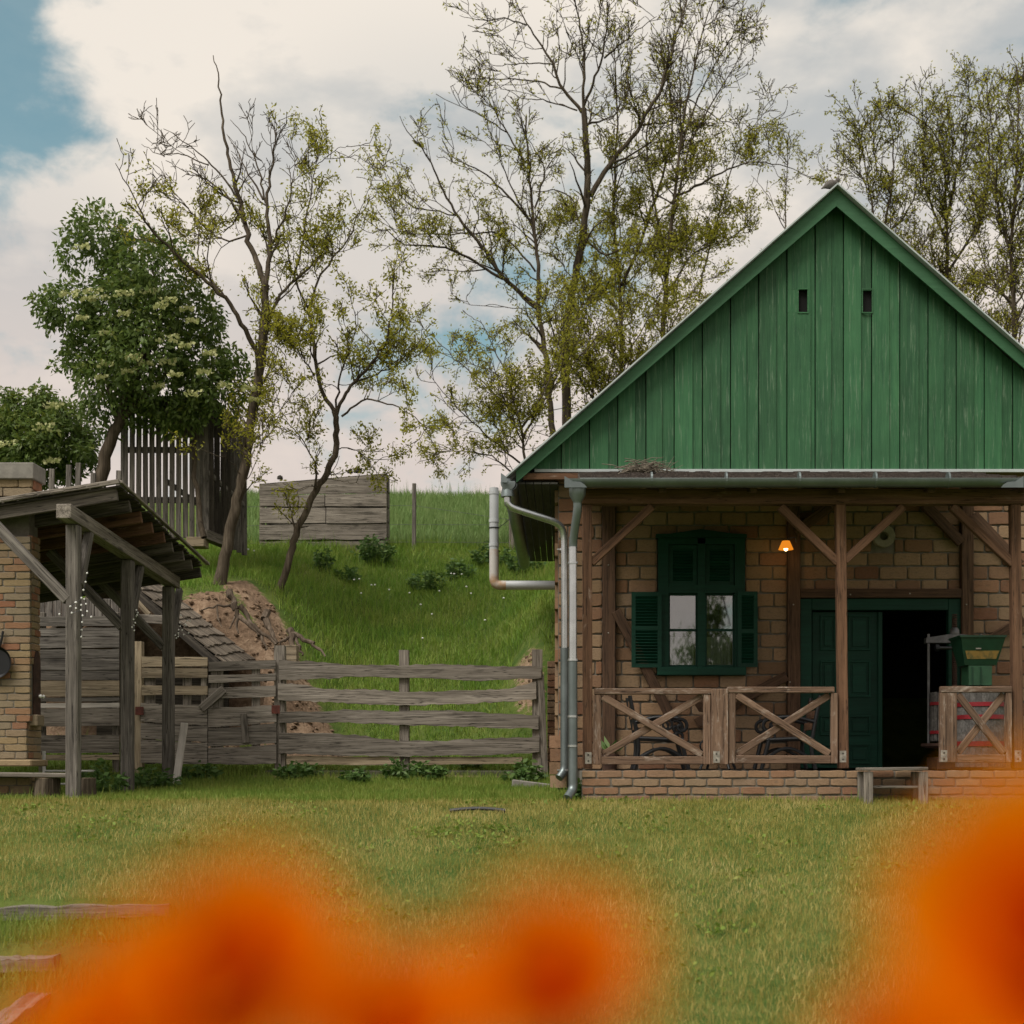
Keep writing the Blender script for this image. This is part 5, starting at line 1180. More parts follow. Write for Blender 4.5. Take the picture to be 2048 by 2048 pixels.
for r_ in range(2): MB().box((SX(66, 14.2) - .03, 14.34, SZ(1012, 14.2) + .0575 + r_ * .115 + .06), (.06, .22, .105)).build('brick', M_['ovenbrick'], core, bevel=.008)
def side_bricks(x, y0, y1, z0, z1, ph, skip=()):
    r = 0; z = z0
    while z < z1 - .03:
        cuts = [y0, (y0 + y1) / 2 + (.05 if r % 2 else -.04), y1]
        for a, b in zip(cuts, cuts[1:]):
            if any(s0 < z + ph / 2 < s1 and b > u0 and a < u1 for u0, u1, s0, s1 in skip): continue
            o = bpy.data.objects.new('brick', rnd.choice(V3)); place(o, Matrix.Translation((x - .03 + rnd.uniform(-.004, .004), (a + b) / 2, z + ph / 2)) @ Matrix.Diagonal((.06, b - a - .01, ph - .01, 1)), core)
        z += ph; r += 1
ZD0, ZD1 = zpx(1430), zpx(1330)
side_bricks(OX, YO + .05, YO + .27, zpx(1444), 2.75, .0755, [(YO + .08, YO + .24, ZD0, ZD1)])
side_bricks(SX(54, YO), YO + .05, YO + .39, zpx(1518), zpx(1444), .0755); side_bricks(SX(64, YO), YO, YO + .37, -.12, zpx(1554), .1)
m = MB(); poly = []                                 # arched iron door on the flank
n_ = 12; yc, hw = YO + .165, .085
pts = [(yc - hw, ZD0), (yc + hw, ZD0)] + [(yc + hw * math.cos(a), ZD1 + .0 + (.16) * math.sin(a)) for a in np.linspace(0, math.pi, n_)]
k_ = len(pts); m.add([(OX - .004, a, b) for a, b in pts] + [(OX + .012, a, b) for a, b in pts], [tuple(range(k_))[::-1], tuple(range(k_, 2 * k_))] + [(i, (i + 1) % k_, k_ + (i + 1) % k_, k_ + i) for i in range(k_)])
dr = m.build('oven_door', M_['rust'], ov)
for dy, r_ in ((.0, .021), (.04, .02)): MB().lathe([(.004, -r_), (r_ * .8, -r_ * .5), (r_, 0), (r_ * .8, r_ * .5), (.004, r_)], (OX + .05, yc - .02 + dy * 2, zpx(1391)), 12).build('knob', M_['bead'], dr, True)
MB().box((OX + .0, YO + .16, zpx(1440)), (.10, .2, .12)).build('door_ledge', M_['ovenbrick'], ov, bevel=.01)
m = MB().box(((OXl + SX(71, YO)) / 2, YO + .12, zpx(1526)), (SX(71, YO) - OXl, .46, .07)); m.build('ledge', M_['ovenbrick'], ov, bevel=.012)
cp = MB().box(((OXl + SX(67, 14.15)) / 2, 14.32, SZ(941, 14.15)), (SX(67, 14.15) - OXl, .34, .17)).build('chimney_cap', M_['concrete'], ov, bevel=.008)
# pan, shelf plank, stumps
pn = thing('iron_pan', 'round black iron pan hanging on the oven front', 'pan', S(-6, 1323, YO - .04))
MB().lathe([(.13, .0), (.155, -.02), (.165, -.05), (.17, -.055), (.16, -.03), (.135, -.008)], S(-6, 1325, YO - .02), 28, Matrix.Rotation(R(-90), 3, 'X') @ Matrix.Identity(3)).build('bowl', M_['iron'], pn, True)
MB().tube([S(-2, 1296, YO - .03), S(4, 1275, YO - .03), S(6, 1262, YO - .03)], [.018, .013, .012], 8).build('handle', M_['iron'], pn, True)
tag(beam('bench_plank', (OXl, 13.88, SZ(1547, 13.8)), (SX(134, 13.8), 13.94, SZ(1551, 13.8)), .3, .045, M_['oldwood'], None), 'long weathered plank bench running from the oven over a log stump', 'bench')
for px, w2, yt, yb, Y, lab in ((95, 25, 1556, 1609, 13.9, 'thick log stump under the plank bench by the oven'), (178, 14, 1556, 1596, 13.95, 'smaller log stump right behind the nearest pavilion post')):
    t_ = thing('log_stump', lab, 'stump', (SX(px, Y), Y, 0), 'log stumps by the oven'); r_ = w2 / F * Y; z0, z1 = gz(SX(px, Y), Y) - .05, SZ(yt, Y) - .002
    n_ = 16; prof = [(r_ * 1.08, z0), (r_ * 1.0, z0 + (z1 - z0) * .5), (r_ * .96, z1)]
    m = MB().lathe(prof, (SX(px, Y), Y, 0), n_); m.v = [(v[0] + rnd.uniform(-.006, .006), v[1] + rnd.uniform(-.006, .006), v[2]) for v in m.v]; m.build('log', M_['bark'], t_)
    MB().lathe([(r_ * .9, z1 - .002), (r_ * .9, z1 + .004)], (SX(px, Y), Y, 0), n_).build('cut_face', M_['tanwood'], t_)
wpf = thing('white_pipe', 'thin white pipe frame behind the oven and bench', 'pipe', S(88, 1515, 15))
MB().tube([S(88, 1560, 15), S(88, 1502, 15)], .018, 8).build('upright', M_['white'], wpf, True); MB().tube([S(88, 1542, 15), S(190, 1542, 15)], .012, 8).build('bar', M_['white'], wpf, True); MB().tube([S(88, 1568, 15), S(170, 1568, 15)], .012, 8).build('bar', M_['white'], wpf, True)

# ------------------------------------------------------------------ sleepers, lower left foreground
def sleeper(p0, p1, wd, ht, label, mat='oldwood'):
    o = beam('timber_sleeper', p0, p1, wd, ht, M_[mat], None, seg=14, rough=.010); tag(o, label, 'sleeper', 'timber sleepers edging the lawn'); return o
sleeper(S(-60, 1828, 9.5), S(345, 1816, 9.62), .26, .09, 'upper weathered timber sleeper edging the lawn at left')
sleeper(S(-60, 1930, 8.35), S(118, 1922, 8.4), .24, .08, 'middle timber sleeper in the grass at the left edge')
sleeper(S(-60, 2110, 7.0), S(80, 2000, 7.7), .13, .11, 'lowest slanting timber beam in the bottom left corner')

# ------------------------------------------------------------------ trees
def tubes_np(P, Rr, sides):
    N_, K, _ = P.shape
    T = np.empty_like(P); T[:, 1:-1] = P[:, 2:] - P[:, :-2]; T[:, 0] = P[:, 1] - P[:, 0]; T[:, -1] = P[:, -1] - P[:, -2]
    T /= np.linalg.norm(T, axis=2, keepdims=True) + 1e-9
    ref = np.zeros((N_, 1, 3)); ax = np.abs(T.mean(1)).argmin(1); ref[np.arange(N_), 0, ax] = 1
    A_ = np.cross(T, ref); A_ /= np.linalg.norm(A_, axis=2, keepdims=True) + 1e-9; B_ = np.cross(T, A_)
    th = np.arange(sides) / sides * 2 * np.pi
    ring = A_[:, :, None] * np.cos(th)[None, None, :, None] + B_[:, :, None] * np.sin(th)[None, None, :, None]
    V = (P[:, :, None] + ring * Rr[:, :, None, None]).reshape(-1, 3)
    b = (np.arange(N_)[:, None, None] * K + np.arange(K - 1)[None, :, None]) * sides; j = np.arange(sides)[None, None]
    j2 = (j + 1) % sides; q = np.stack([b + j, b + j2, b + sides + j2, b + sides + j], -1).reshape(-1, 4)
    return V, q
def resample(pts, K):
    pts = np.asarray(pts, float); d = np.r_[0, np.cumsum(np.linalg.norm(np.diff(pts, axis=0), axis=1))]
    t_ = np.linspace(0, d[-1], K)
    # smooth through the points (Catmull-Rom on arc length)
    out = np.stack([np.interp(t_, d, pts[:, k]) for k in range(3)], 1)
    for _ in range(2): out[1:-1] = out[1:-1] * .5 + (out[:-2] + out[2:]) * .25
    return out, d[-1]
def children(P, Rr, dens, lmin, lmax, ang, up, K, tmin=.2, rfac=.55, wig=.05, out_bias=0):
    seg = np.linalg.norm(np.diff(P, axis=1), axis=2).sum(1)
    cnt = rs.poisson(np.maximum(seg * dens, .05)); idx = np.repeat(np.arange(len(P)), cnt); n = len(idx)
    if n == 0: return np.zeros((0, K, 3)), np.zeros((0, K)), np.zeros(0)
    Kp = P.shape[1]; t_ = rs.uniform(tmin, 1, n); f = t_ * (Kp - 1); i0 = np.minimum(f.astype(int), Kp - 2); fr = (f - i0)[:, None]
    b = P[idx, i0] * (1 - fr) + P[idx, i0 + 1] * fr; tg = P[idx, i0 + 1] - P[idx, i0]; tg /= np.linalg.norm(tg, axis=1, keepdims=True) + 1e-9
    r0 = Rr[idx, i0] * (1 - fr[:, 0]) + Rr[idx, i0 + 1] * fr[:, 0]
    q = rs.normal(0, 1, (n, 3)); pr_ = np.cross(tg, q); pr_ /= np.linalg.norm(pr_, axis=1, keepdims=True) + 1e-9
    a = rs.normal(ang, .22, n)[:, None]; d = tg * np.cos(a) + pr_ * np.sin(a); d[:, 2] += up; d /= np.linalg.norm(d, axis=1, keepdims=True)
    ln = rs.uniform(lmin, lmax, n) * (1.15 - .6 * t_)
    s = np.linspace(0, 1, K); C = np.empty((n, K, 3)); C[:, 0] = b; cur = d.copy()
    for k in range(1, K):
        cur = cur + rs.normal(0, wig * 4, (n, 3)); cur[:, 2] += up * .25; cur /= np.linalg.norm(cur, axis=1, keepdims=True)
        C[:, k] = C[:, k - 1] + cur * (ln / (K - 1))[:, None]
    r_ = np.minimum(r0 * rfac, .011 + ln * .021)[:, None] * (1 - .75 * s)[None]
    return C, np.maximum(r_, .0035), t_
def tree(name, label, limbs, Y, base=None, group=None, leafp=lambda p: .8, leafsize=.09, dens=(1.9, 3.0, 4.5), lens=((.5, 1.5), (.25, .7), (.12, .32)), depth=1.2, leafn=7.5, cat='tree', mat='acacia', skipz=None, up=.25, minr=.0055):
    """limbs: list of (points in px, r0, r1[, parent index]); each limb is a part; twigs go with their limb"""
    b0 = S(limbs[0][0][0][0], limbs[0][0][0][1], Y)
    t_ = thing(name, label, cat, b0, group); LV = []; LF = []; nv = 0; built = []
    for li, lb in enumerate(limbs):
        px, r0, r1 = lb[:3]; r0 *= .72; r1 *= .85
        n_ = len(px); yo = np.zeros(n_)
        if li > 0:
            # start at the depth of the nearest point on an earlier limb, then wander
            s0 = px[0]; best = None
            for q, ys in built:
                for (a, b), y_ in zip(q, ys):
                    dd = (a - s0[0]) ** 2 + (b - s0[1]) ** 2
                    if best is None or dd < best[0]: best = (dd, y_)
            dr_ = rs.uniform(-depth, depth); yo = best[1] + dr_ * np.linspace(0, 1, n_)
        else: yo = rs.uniform(-.15, .15) * np.linspace(0, 1, n_)
        built.append((px, yo))
        pts = [S(a, b, Y + y_) for (a, b), y_ in zip(px, yo)]
        K = max(8, 4 * n_); P, ln = resample(pts, K); P[1:-1] += rs.normal(0, .012, (K - 2, 3))
        rr = np.linspace(r0, r1, K); 
        if li == 0: rr[:3] *= np.array([1.25, 1.12, 1.04])
        V, q = tubes_np(P[None], rr[None], 9); Vs = [V]; Fs = [q]; o_ = len(V)
        d0 = dens[0] * (lb[3] if len(lb) > 3 else 1)
        c1, R1_, _ = children(P[None], rr[None], d0, *lens[0], .85, up, 6, .28 if li == 0 else .12)
        c2, R2_, _ = children(c1, R1_, dens[1], *lens[1], .8, up * .8, 5, .15) if len(c1) else (np.zeros((0, 5, 3)), np.zeros((0, 5)), 0)
        c3, R3_, _ = children(c2, R2_, dens[2], *lens[2], .75, up * .5, 4, .1) if len(c2) else (np.zeros((0, 4, 3)), np.zeros((0, 4)), 0)
        for C, Rq, sd2 in ((c1, R1_, 5), (c2, R2_, 4), (c3, R3_, 3)):
            if len(C):
                V, q = tubes_np(C, np.maximum(Rq, minr), sd2); Vs.append(V); Fs.append(q + o_); o_ += len(V)
        obj('trunk' if li == 0 else 'limb', mesh_np('limb', np.concatenate(Vs), [np.concatenate(Fs)], M_['bark'], True), t_)
        for C, m_ in ((c2, .5), (c3, 1.0)):         # leaves in little sprays along the twigs
            if not len(C): continue
            for k in range(C.shape[1] - 1):
                n_l = rs.poisson(leafn * m_ * .62, len(C)); base_ = np.repeat(np.arange(len(C)), n_l)
                if not len(base_): continue
                f = rs.uniform(0, 1, (len(base_), 1)); c_ = C[base_, k] * (1 - f) + C[base_, k + 1] * f
                kp = rs.uniform(0, 1, len(c_)) < leafp(c_); c_ = c_[kp]
                if not len(c_): continue
                dd = rs.normal(0, 1, (len(c_), 3)); c_ = c_ + rs.normal(0, leafsize * .75, (len(c_), 3)); V, q = leaf_cloud(c_, dd, leafsize, 2.4, .5); LV.append(V); LF.append(q + nv); nv += len(V)
    if LV: obj('crown', mesh_np('crown', np.concatenate(LV), [np.concatenate(LF)], M_[mat]), t_)
    return t_
def zmap(x0, y0, s): return lambda L_: [(x0 + s * u, y0 + s * v_) for u, v_ in L_]
ZA = zmap(680, 0, .3623); ZB = zmap(1200, 0, .4389); ZC = zmap(200, 80, .3623); ZD = zmap(400, 600, .388)
# leaning tree on the bank (bare top)
g1 = hit(440, 1166, 19.6, 30); g2_ = hit(556, 1184, 19.6, 30)
full7 = lambda p_: np.full(len(p_), .36)
def fade(z_lo, z_hi, lo=.05, hi=.9): return lambda p_: hi + (lo - hi) * sstep((p_[:, 2] - z_lo) / (z_hi - z_lo))
Y1 = g1.y
tree('acacia_tree', 'leaning acacia with bare dead top rising behind the crib', [
    ([(438, 1172), (447, 1120), (466, 1040), (484, 960), (500, 860), (517, 768)] + ZC([(905, 1620), (912, 1350)]), .13, .075),
    (ZC([(912, 1360), (880, 1260), (810, 1080), (790, 940), (730, 740), (690, 560), (670, 400), (655, 200), (625, 85)]), .07, .008, .55),
    (ZC([(912, 1360), (945, 1130), (915, 900), (950, 700), (970, 500), (945, 445)]), .06, .008, .7),
    (ZC([(880, 1750), (790, 1580), (690, 1420), (520, 1270), (350, 1120), (250, 1010), (150, 790), (85, 680)]), .06, .006, 1.5),
    (ZC([(900, 1650), (980, 1420), (1150, 1260), (1250, 1150), (1330, 1000)]), .045, .006, 1.6),
    (ZC([(915, 900), (860, 650), (780, 500), (720, 440)]), .025, .005, .6), (ZC([(900, 880), (790, 680), (700, 520)]), .025, .005, .6),
    (ZC([(790, 940), (690, 760), (560, 640), (400, 510), (350, 490)]), .028, .005, .55), (ZC([(600, 690), (420, 620), (330, 640), (230, 575)]), .016, .005, .6),
    (ZC([(800, 1010), (700, 850), (560, 750), (390, 700)]), .025, .005, .9), (ZC([(810, 1080), (700, 1120), (600, 1060), (480, 930), (380, 830), (340, 670)]), .022, .004, 1.6),
    (ZC([(945, 1130), (1030, 950), (1080, 690)]), .03, .005, 1.7), (ZC([(690, 1420), (540, 1250), (540, 1000), (590, 850)]), .022, .005, 1.7),
    ([(484, 960), (470, 930), (440, 905)], .012, .004, 1.3), ([(495, 900), (560, 820), (590, 780)], .012, .004, 1.5), ([(475, 1000), (515, 920), (530, 880)], .012, .004, 1.5),
], Y1, leafp=fade(SZ(400, Y1), SZ(310, Y1), .0, .72), leafsize=0.064, dens=(3.1, 4.6, 7.8), lens=((.35, 1.1), (.2, .55), (.1, .25)))
Y2_ = g2_.y
tree('acacia_tree', 'slender crooked acacia in leaf on the slope before the plank shelter', [
    ([(553, 1192)] + ZD([(450, 1370), (500, 1180), (590, 1000), (650, 900), (700, 780), (710, 620), (692, 572)]), .085, .055),
    (ZD([(692, 572), (650, 510), (600, 390), (582, 200), (560, 0)]) + ZC([(1150, 1500), (1070, 1300), (1010, 1100), (1010, 950)]), .05, .008, 1.5),
    (ZD([(705, 590), (740, 500), (800, 420), (900, 310), (970, 200), (1000, 0)]) + ZC([(1610, 1450), (1620, 1250), (1650, 1150)]), .042, .006, .8),
    (ZC([(1150, 1480), (1220, 1280), (1380, 1100), (1430, 930), (1500, 860)]), .03, .005, 1.9), (ZC([(1070, 1300), (1120, 1100), (1190, 700), (1200, 560)]), .028, .005, 1.3),
    (ZC([(1190, 700), (1300, 600), (1370, 580)]), .01, .004, 1.4), (ZC([(1150, 850), (1080, 620), (1050, 590)]), .01, .004, 1.3),
    (ZD([(730, 600), (850, 500), (1000, 540), (1100, 600), (1200, 690)]), .026, .005, 1.9), (ZD([(800, 420), (920, 380), (1060, 310), (1110, 260)]), .022, .005, 1.9),
    (ZD([(705, 690), (600, 640), (520, 560), (400, 530)]) if False else ZD([(610, 900), (560, 760), (460, 630), (330, 570)]), .02, .004, 2.0),
    (ZD([(700, 760), (790, 760), (870, 820), (900, 880)]), .014, .004, 2.0), (ZD([(590, 390), (500, 250), (430, 200), (380, 160)]), .02, .004, 1.9), (ZD([(610, 960), (560, 960), (500, 1000)]), .01, .004, 1.6),
    (ZD([(640, 920), (730, 930), (820, 950)]), .010, .004, 1.5), (ZD([(700, 590), (720, 380), (800, 200), (800, 60)]), .028, .005, 1.9)
], Y2_, leafp=lambda p_: np.full(len(p_), .95), leafsize=0.068, dens=(3.1, 4.8, 8.6), lens=((.35, 1.0), (.2, .55), (.1, .25)))
YT = 30.0
zlo, zhi = SZ(520, YT), SZ(150, YT)
tree('acacia_tree', 'tallest acacia with wide bare upper limbs behind the house', [
    ([(1138, 1060), (1134, 850)] + ZA([(1240, 1900), (1255, 1750), (1300, 1530), (1340, 1300), (1370, 1100), (1365, 900), (1345, 600)]), .17, .075),
    (ZA([(1385, 1080), (1480, 920), (1640, 720), (1770, 500), (1840, 250), (1900, 50), (1930, -60)]), .085, .015),
    (ZA([(1345, 620), (1350, 300), (1300, 0), (1280, -80)]), .05, .012), (ZA([(1335, 620), (1220, 480), (1150, 290), (1030, 140), (960, -20)]), .055, .010),
    (ZA([(1348, 580), (1450, 320), (1480, 100), (1470, -40)]), .045, .010), (ZA([(1225, 490), (1050, 440), (800, 435), (720, 400), (670, 350)]), .028, .006),
    (ZA([(1310, 610), (1180, 560), (1000, 540), (900, 480)]), .025, .006), (ZA([(1180, 355), (1020, 345), (850, 370), (800, 330)]), .022, .006), (ZA([(1030, 140), (940, 100), (780, 115), (660, 85)]), .022, .006),
    (ZA([(1460, 320), (1600, 200), (1750, 90)]), .03, .006), (ZA([(1660, 690), (1800, 680), (1930, 620)]), .035, .008), (ZA([(1455, 310), (1340, 180), (1270, 90)]), .02, .006), (ZA([(1350, 600), (1500, 680), (1620, 430), (1590, 300)]), .02, .006),
    (ZA([(1340, 1300), (1460, 1420), (1600, 1350), (1800, 1350), (1930, 1390)]), .035, .008), (ZA([(1320, 1220), (1290, 1100), (1220, 1050), (1000, 1060)]), .03, .007), (ZA([(1300, 1560), (1200, 1430), (1120, 1380)]), .02, .006, 1.4)
], YT, leafp=fade(zlo, zhi, .12, .75), leafsize=0.076, dens=(2.2, 3.8, 6.6), lens=((.5, 1.7), (.3, .8), (.14, .36)), depth=1.6, minr=.0068)
tree('acacia_tree', 'left twin of the tall acacia with long arching left limbs', [
    ([(1115, 1060), (1105, 850)] + ZA([(1130, 1900), (1090, 1700), (1100, 1500), (1080, 1350), (1065, 1150), (1040, 950), (1025, 700), (1030, 640)]), .12, .018),
    (ZA([(1085, 1690), (900, 1540), (790, 1370), (640, 1190), (550, 1000), (480, 850), (370, 730), (330, 640)]), .07, .007, 1.3), (ZA([(900, 1540), (700, 1420), (580, 1360), (330, 1350), (260, 1250), (180, 1290)]), .045, .007, 1.3),
    (ZA([(1065, 1230), (930, 1080), (800, 950), (620, 880), (560, 760)]), .04, .006), (ZA([(1025, 900), (920, 730), (800, 520), (750, 480)]), .032, .006), (ZA([(920, 730), (680, 580), (620, 470)]), .02, .006, .8),
    (ZA([(1075, 1150), (1140, 930), (1060, 800), (1000, 720)]), .03, .006), (ZA([(1140, 930), (1250, 780)]), .02, .005), (ZA([(640, 1190), (400, 1150), (220, 980), (160, 850)]), .022, .006, 1.5), (ZA([(1080, 1500), (900, 1280), (600, 1290), (320, 1300), (270, 1050), (230, 830)]), .03, .006, 1.2),
    (ZA([(1090, 1700), (700, 1690), (610, 1620)]), .014, .005, 1.2), (ZA([(1060, 1250), (950, 1050), (870, 850), (865, 650)]), .028, .006)
], 29.0, leafp=fade(SZ(420, 29), SZ(200, 29), .15, .62), leafsize=0.072, dens=(2.9, 4.1, 7.1), lens=((.4, 1.4), (.25, .7), (.12, .34)), depth=1.4, minr=.0068)
tree('acacia_tree', 'slim acacia with fresh low foliage, directly right of the tallest acacia', [
    (ZB([(100, 2300), (95, 1300), (65, 1100), (65, 800), (85, 500), (60, 200)]), .10, .012), (ZB([(98, 1300), (170, 1150), (290, 800), (340, 560), (300, 300), (230, 150)]), .06, .008), (ZB([(60, 900), (130, 700), (160, 450)]), .025, .006),
    (ZB([(170, 1150), (330, 1120), (520, 1150)]), .025, .006), (ZB([(90, 1250), (-60, 1050), (-150, 1000)]), .03, .006, 1.4), (ZB([(95, 1500), (0, 1350), (-80, 1300)]), .025, .006, 1.6), (ZB([(260, 900), (400, 800), (560, 740)]), .02, .006)
], 31.0, leafp=fade(SZ(500, 31), SZ(160, 31), .12, .85), leafsize=0.076, dens=(3.3, 4.5, 7.1), lens=((.5, 1.5), (.3, .75), (.14, .36)), minr=.0068)
tree('acacia_tree', 'many branched acacia nearest the left gable slope with dense twiggy top', [
    (ZB([(280, 2300), (290, 1400), (330, 1000), (370, 600), (470, 100), (530, -30)]), .11, .012), (ZB([(330, 1000), (420, 620), (600, 330), (660, 200)]), .045, .007, 1.5), (ZB([(370, 650), (470, 380), (640, 100)]), .035, .007, 1.5), (ZB([(340, 900), (560, 780), (700, 730), (850, 760), (940, 800)]), .04, .007, 1.4),
    (ZB([(450, 1350), (480, 1200), (560, 900), (640, 650), (800, 460)]), .035, .006, 1.3), (ZB([(310, 1200), (240, 900), (200, 600), (310, 340), (320, 100)]), .045, .007, 1.2), (ZB([(370, 600), (360, 350), (400, 100), (380, 0)]), .03, .006, 1.2), (ZB([(400, 450), (560, 560), (680, 560)]), .022, .006, 1.4),
    (ZB([(300, 1350), (420, 1150), (620, 1080), (720, 980)]), .035, .006, 1.6), (ZB([(470, 120), (600, 60), (720, 90)]), .014, .005, 1.3)
], 30.5, leafp=fade(SZ(420, 30.5), SZ(120, 30.5), .12, .75), leafsize=0.076, dens=(3.4, 4.6, 7.4), lens=((.5, 1.4), (.28, .75), (.14, .36)), minr=.0068)
tree('acacia_sapling', 'thin sapling with sparse leaves just left of the gable peak', [(ZB([(800, 1900), (845, 1150), (845, 1040), (850, 800), (860, 600)]), .05, .007), (ZB([(840, 1040), (760, 880), (690, 800)]), .016, .005), (ZB([(850, 830), (930, 780), (940, 720)]), .012, .005), (ZB([(850, 750), (790, 680), (740, 600)]), .012, .005)], 30.0, leafp=lambda p_: np.full(len(p_), .8), leafsize=0.064, dens=(3.1, 4.1, 6.2), lens=((.25, .8), (.18, .45), (.1, .25)), minr=.006)
tree('acacia_sapling', 'small leafy tip just behind the bird on the gable peak', [(ZB([(1150, 1900), (1120, 1000), (1080, 800), (1000, 745)]), .03, .006), (ZB([(1085, 810), (1090, 760), (1040, 720)]), .01, .004), (ZB([(1110, 900), (1150, 800), (1140, 740)]), .01, .004)], 29.5, leafp=lambda p_: np.full(len(p_), .8), leafsize=0.064, dens=(2.6, 3.9, 5.9), lens=((.2, .6), (.15, .4), (.1, .22)), minr=.006)
full = lambda p_: np.full(len(p_), .72)
tree('acacia_tree', 'leafy acacia just right of the gable peak with spiky top', [
    (ZB([(1290, 2300), (1260, 1000), (1190, 680), (1180, 580)]), .09, .010, 1.4), (ZB([(1270, 1200), (1340, 800), (1330, 520), (1300, 500)]), .05, .007, 1.5), (ZB([(1250, 900), (1180, 800), (1140, 690)]), .02, .005, 1.3), (ZB([(1280, 1100), (1420, 950), (1470, 700)]), .04, .006, 1.5), (ZB([(1260, 780), (1240, 600), (1160, 470)]), .022, .005, 1.4), (ZB([(1290, 1400), (1430, 1200), (1500, 1050)]), .04, .006, 1.7), (ZB([(1290, 1500), (1200, 1250), (1190, 1100)]), .03, .006, 1.6)
], 29.5, leafp=full7, leafsize=0.076, dens=(3.6, 4.6, 7.4), lens=((.45, 1.3), (.28, .7), (.14, .34)), minr=.0068)
tree('acacia_tree', 'dense acacia in the middle of the right hand group', [
    (ZB([(1600, 2300), (1580, 1300), (1580, 900), (1560, 640), (1500, 540), (1380, 500)]), .11, .012, 1.4), (ZB([(1580, 1000), (1660, 650), (1690, 430), (1680, 380)]), .05, .007, 1.5), (ZB([(1580, 1100), (1470, 850), (1480, 600), (1460, 370)]), .045, .007, 1.5), (ZB([(1580, 1250), (1740, 1000), (1780, 700), (1760, 420)]), .05, .007, 1.6), (ZB([(1570, 900), (1620, 600), (1560, 380)]), .03, .006, 1.4), (ZB([(1590, 1500), (1450, 1300), (1400, 1100)]), .04, .006, 1.7), (ZB([(1600, 1600), (1720, 1350), (1800, 1200)]), .045, .006, 1.7)
], 31.0, leafp=full7, leafsize=0.072, dens=(3.9, 4.8, 7.7), lens=((.5, 1.4), (.28, .75), (.14, .36)), minr=.0068)
tree('acacia_tree', 'tall acacia at the right edge with a dark bare trunk', [
    (ZB([(1900, 2300), (1880, 1300), (1870, 1050), (1890, 900), (1910, 600), (1900, 300)]), .11, .012, 1.3), (ZB([(1880, 1200), (1800, 900), (1790, 600), (1760, 420)]), .045, .007, 1.5), (ZB([(1890, 900), (1960, 650), (2000, 450)]), .045, .007, 1.5), (ZB([(1900, 650), (1850, 480), (1870, 340)]), .025, .006, 1.3), (ZB([(1880, 1400), (1770, 1250), (1700, 1050)]), .045, .006, 1.6), (ZB([(1890, 1500), (1990, 1250), (2020, 1000)]), .045, .006, 1.6), (ZB([(1890, 1650), (1800, 1480), (1700, 1400)]), .045, .006, 1.7)
], 29.0, leafp=full7, leafsize=0.076, dens=(3.6, 4.8, 7.7), lens=((.5, 1.4), (.28, .75), (.14, .36)), minr=.0068)
tree('acacia_bush', 'young acacia thicket in fresh leaf beside the left roof slope', [
    ([(1060, 1040), (1050, 900), (1020, 760), (960, 640)], .05, .006, 1.6), ([(1055, 940), (960, 860), (900, 800), (850, 740)], .03, .005, 1.8), ([(1058, 980), (1000, 920), (930, 900), (870, 905)], .03, .005, 1.8), ([(1045, 880), (1100, 760), (1120, 660)], .035, .005, 1.7), ([(1035, 830), (960, 760), (880, 690), (830, 640)], .025, .005, 1.6), ([(1050, 900), (1000, 780), (980, 700)], .02, .005, 1.6), ([(1050, 900), (980, 840), (890, 850)], .02, .005, 1.7), ([(1040, 860), (1150, 720), (1230, 640)], .035, .006, 1.6)
], 26.5, leafp=full, leafsize=0.072, dens=(3.4, 4.8, 7.7), lens=((.4, 1.2), (.22, .6), (.12, .3)), minr=.006, up=.12)
tree('acacia_bush', 'yellow green young growth behind the roof below the tallest acacia', [
    ([(1200, 1000), (1190, 850), (1180, 700), (1170, 600)], .06, .006, 1.7), ([(1190, 850), (1260, 700), (1320, 600)], .04, .006, 1.8), ([(1188, 800), (1120, 700), (1090, 620)], .03, .006, 1.8), ([(1200, 900), (1300, 720), (1400, 560)], .04, .006, 1.8), ([(1195, 880), (1240, 640), (1280, 520)], .035, .006, 1.7)
], 28.0, leafp=full, leafsize=0.072, dens=(3.9, 4.9, 7.8), lens=((.5, 1.3), (.25, .65), (.12, .32)), minr=.006)
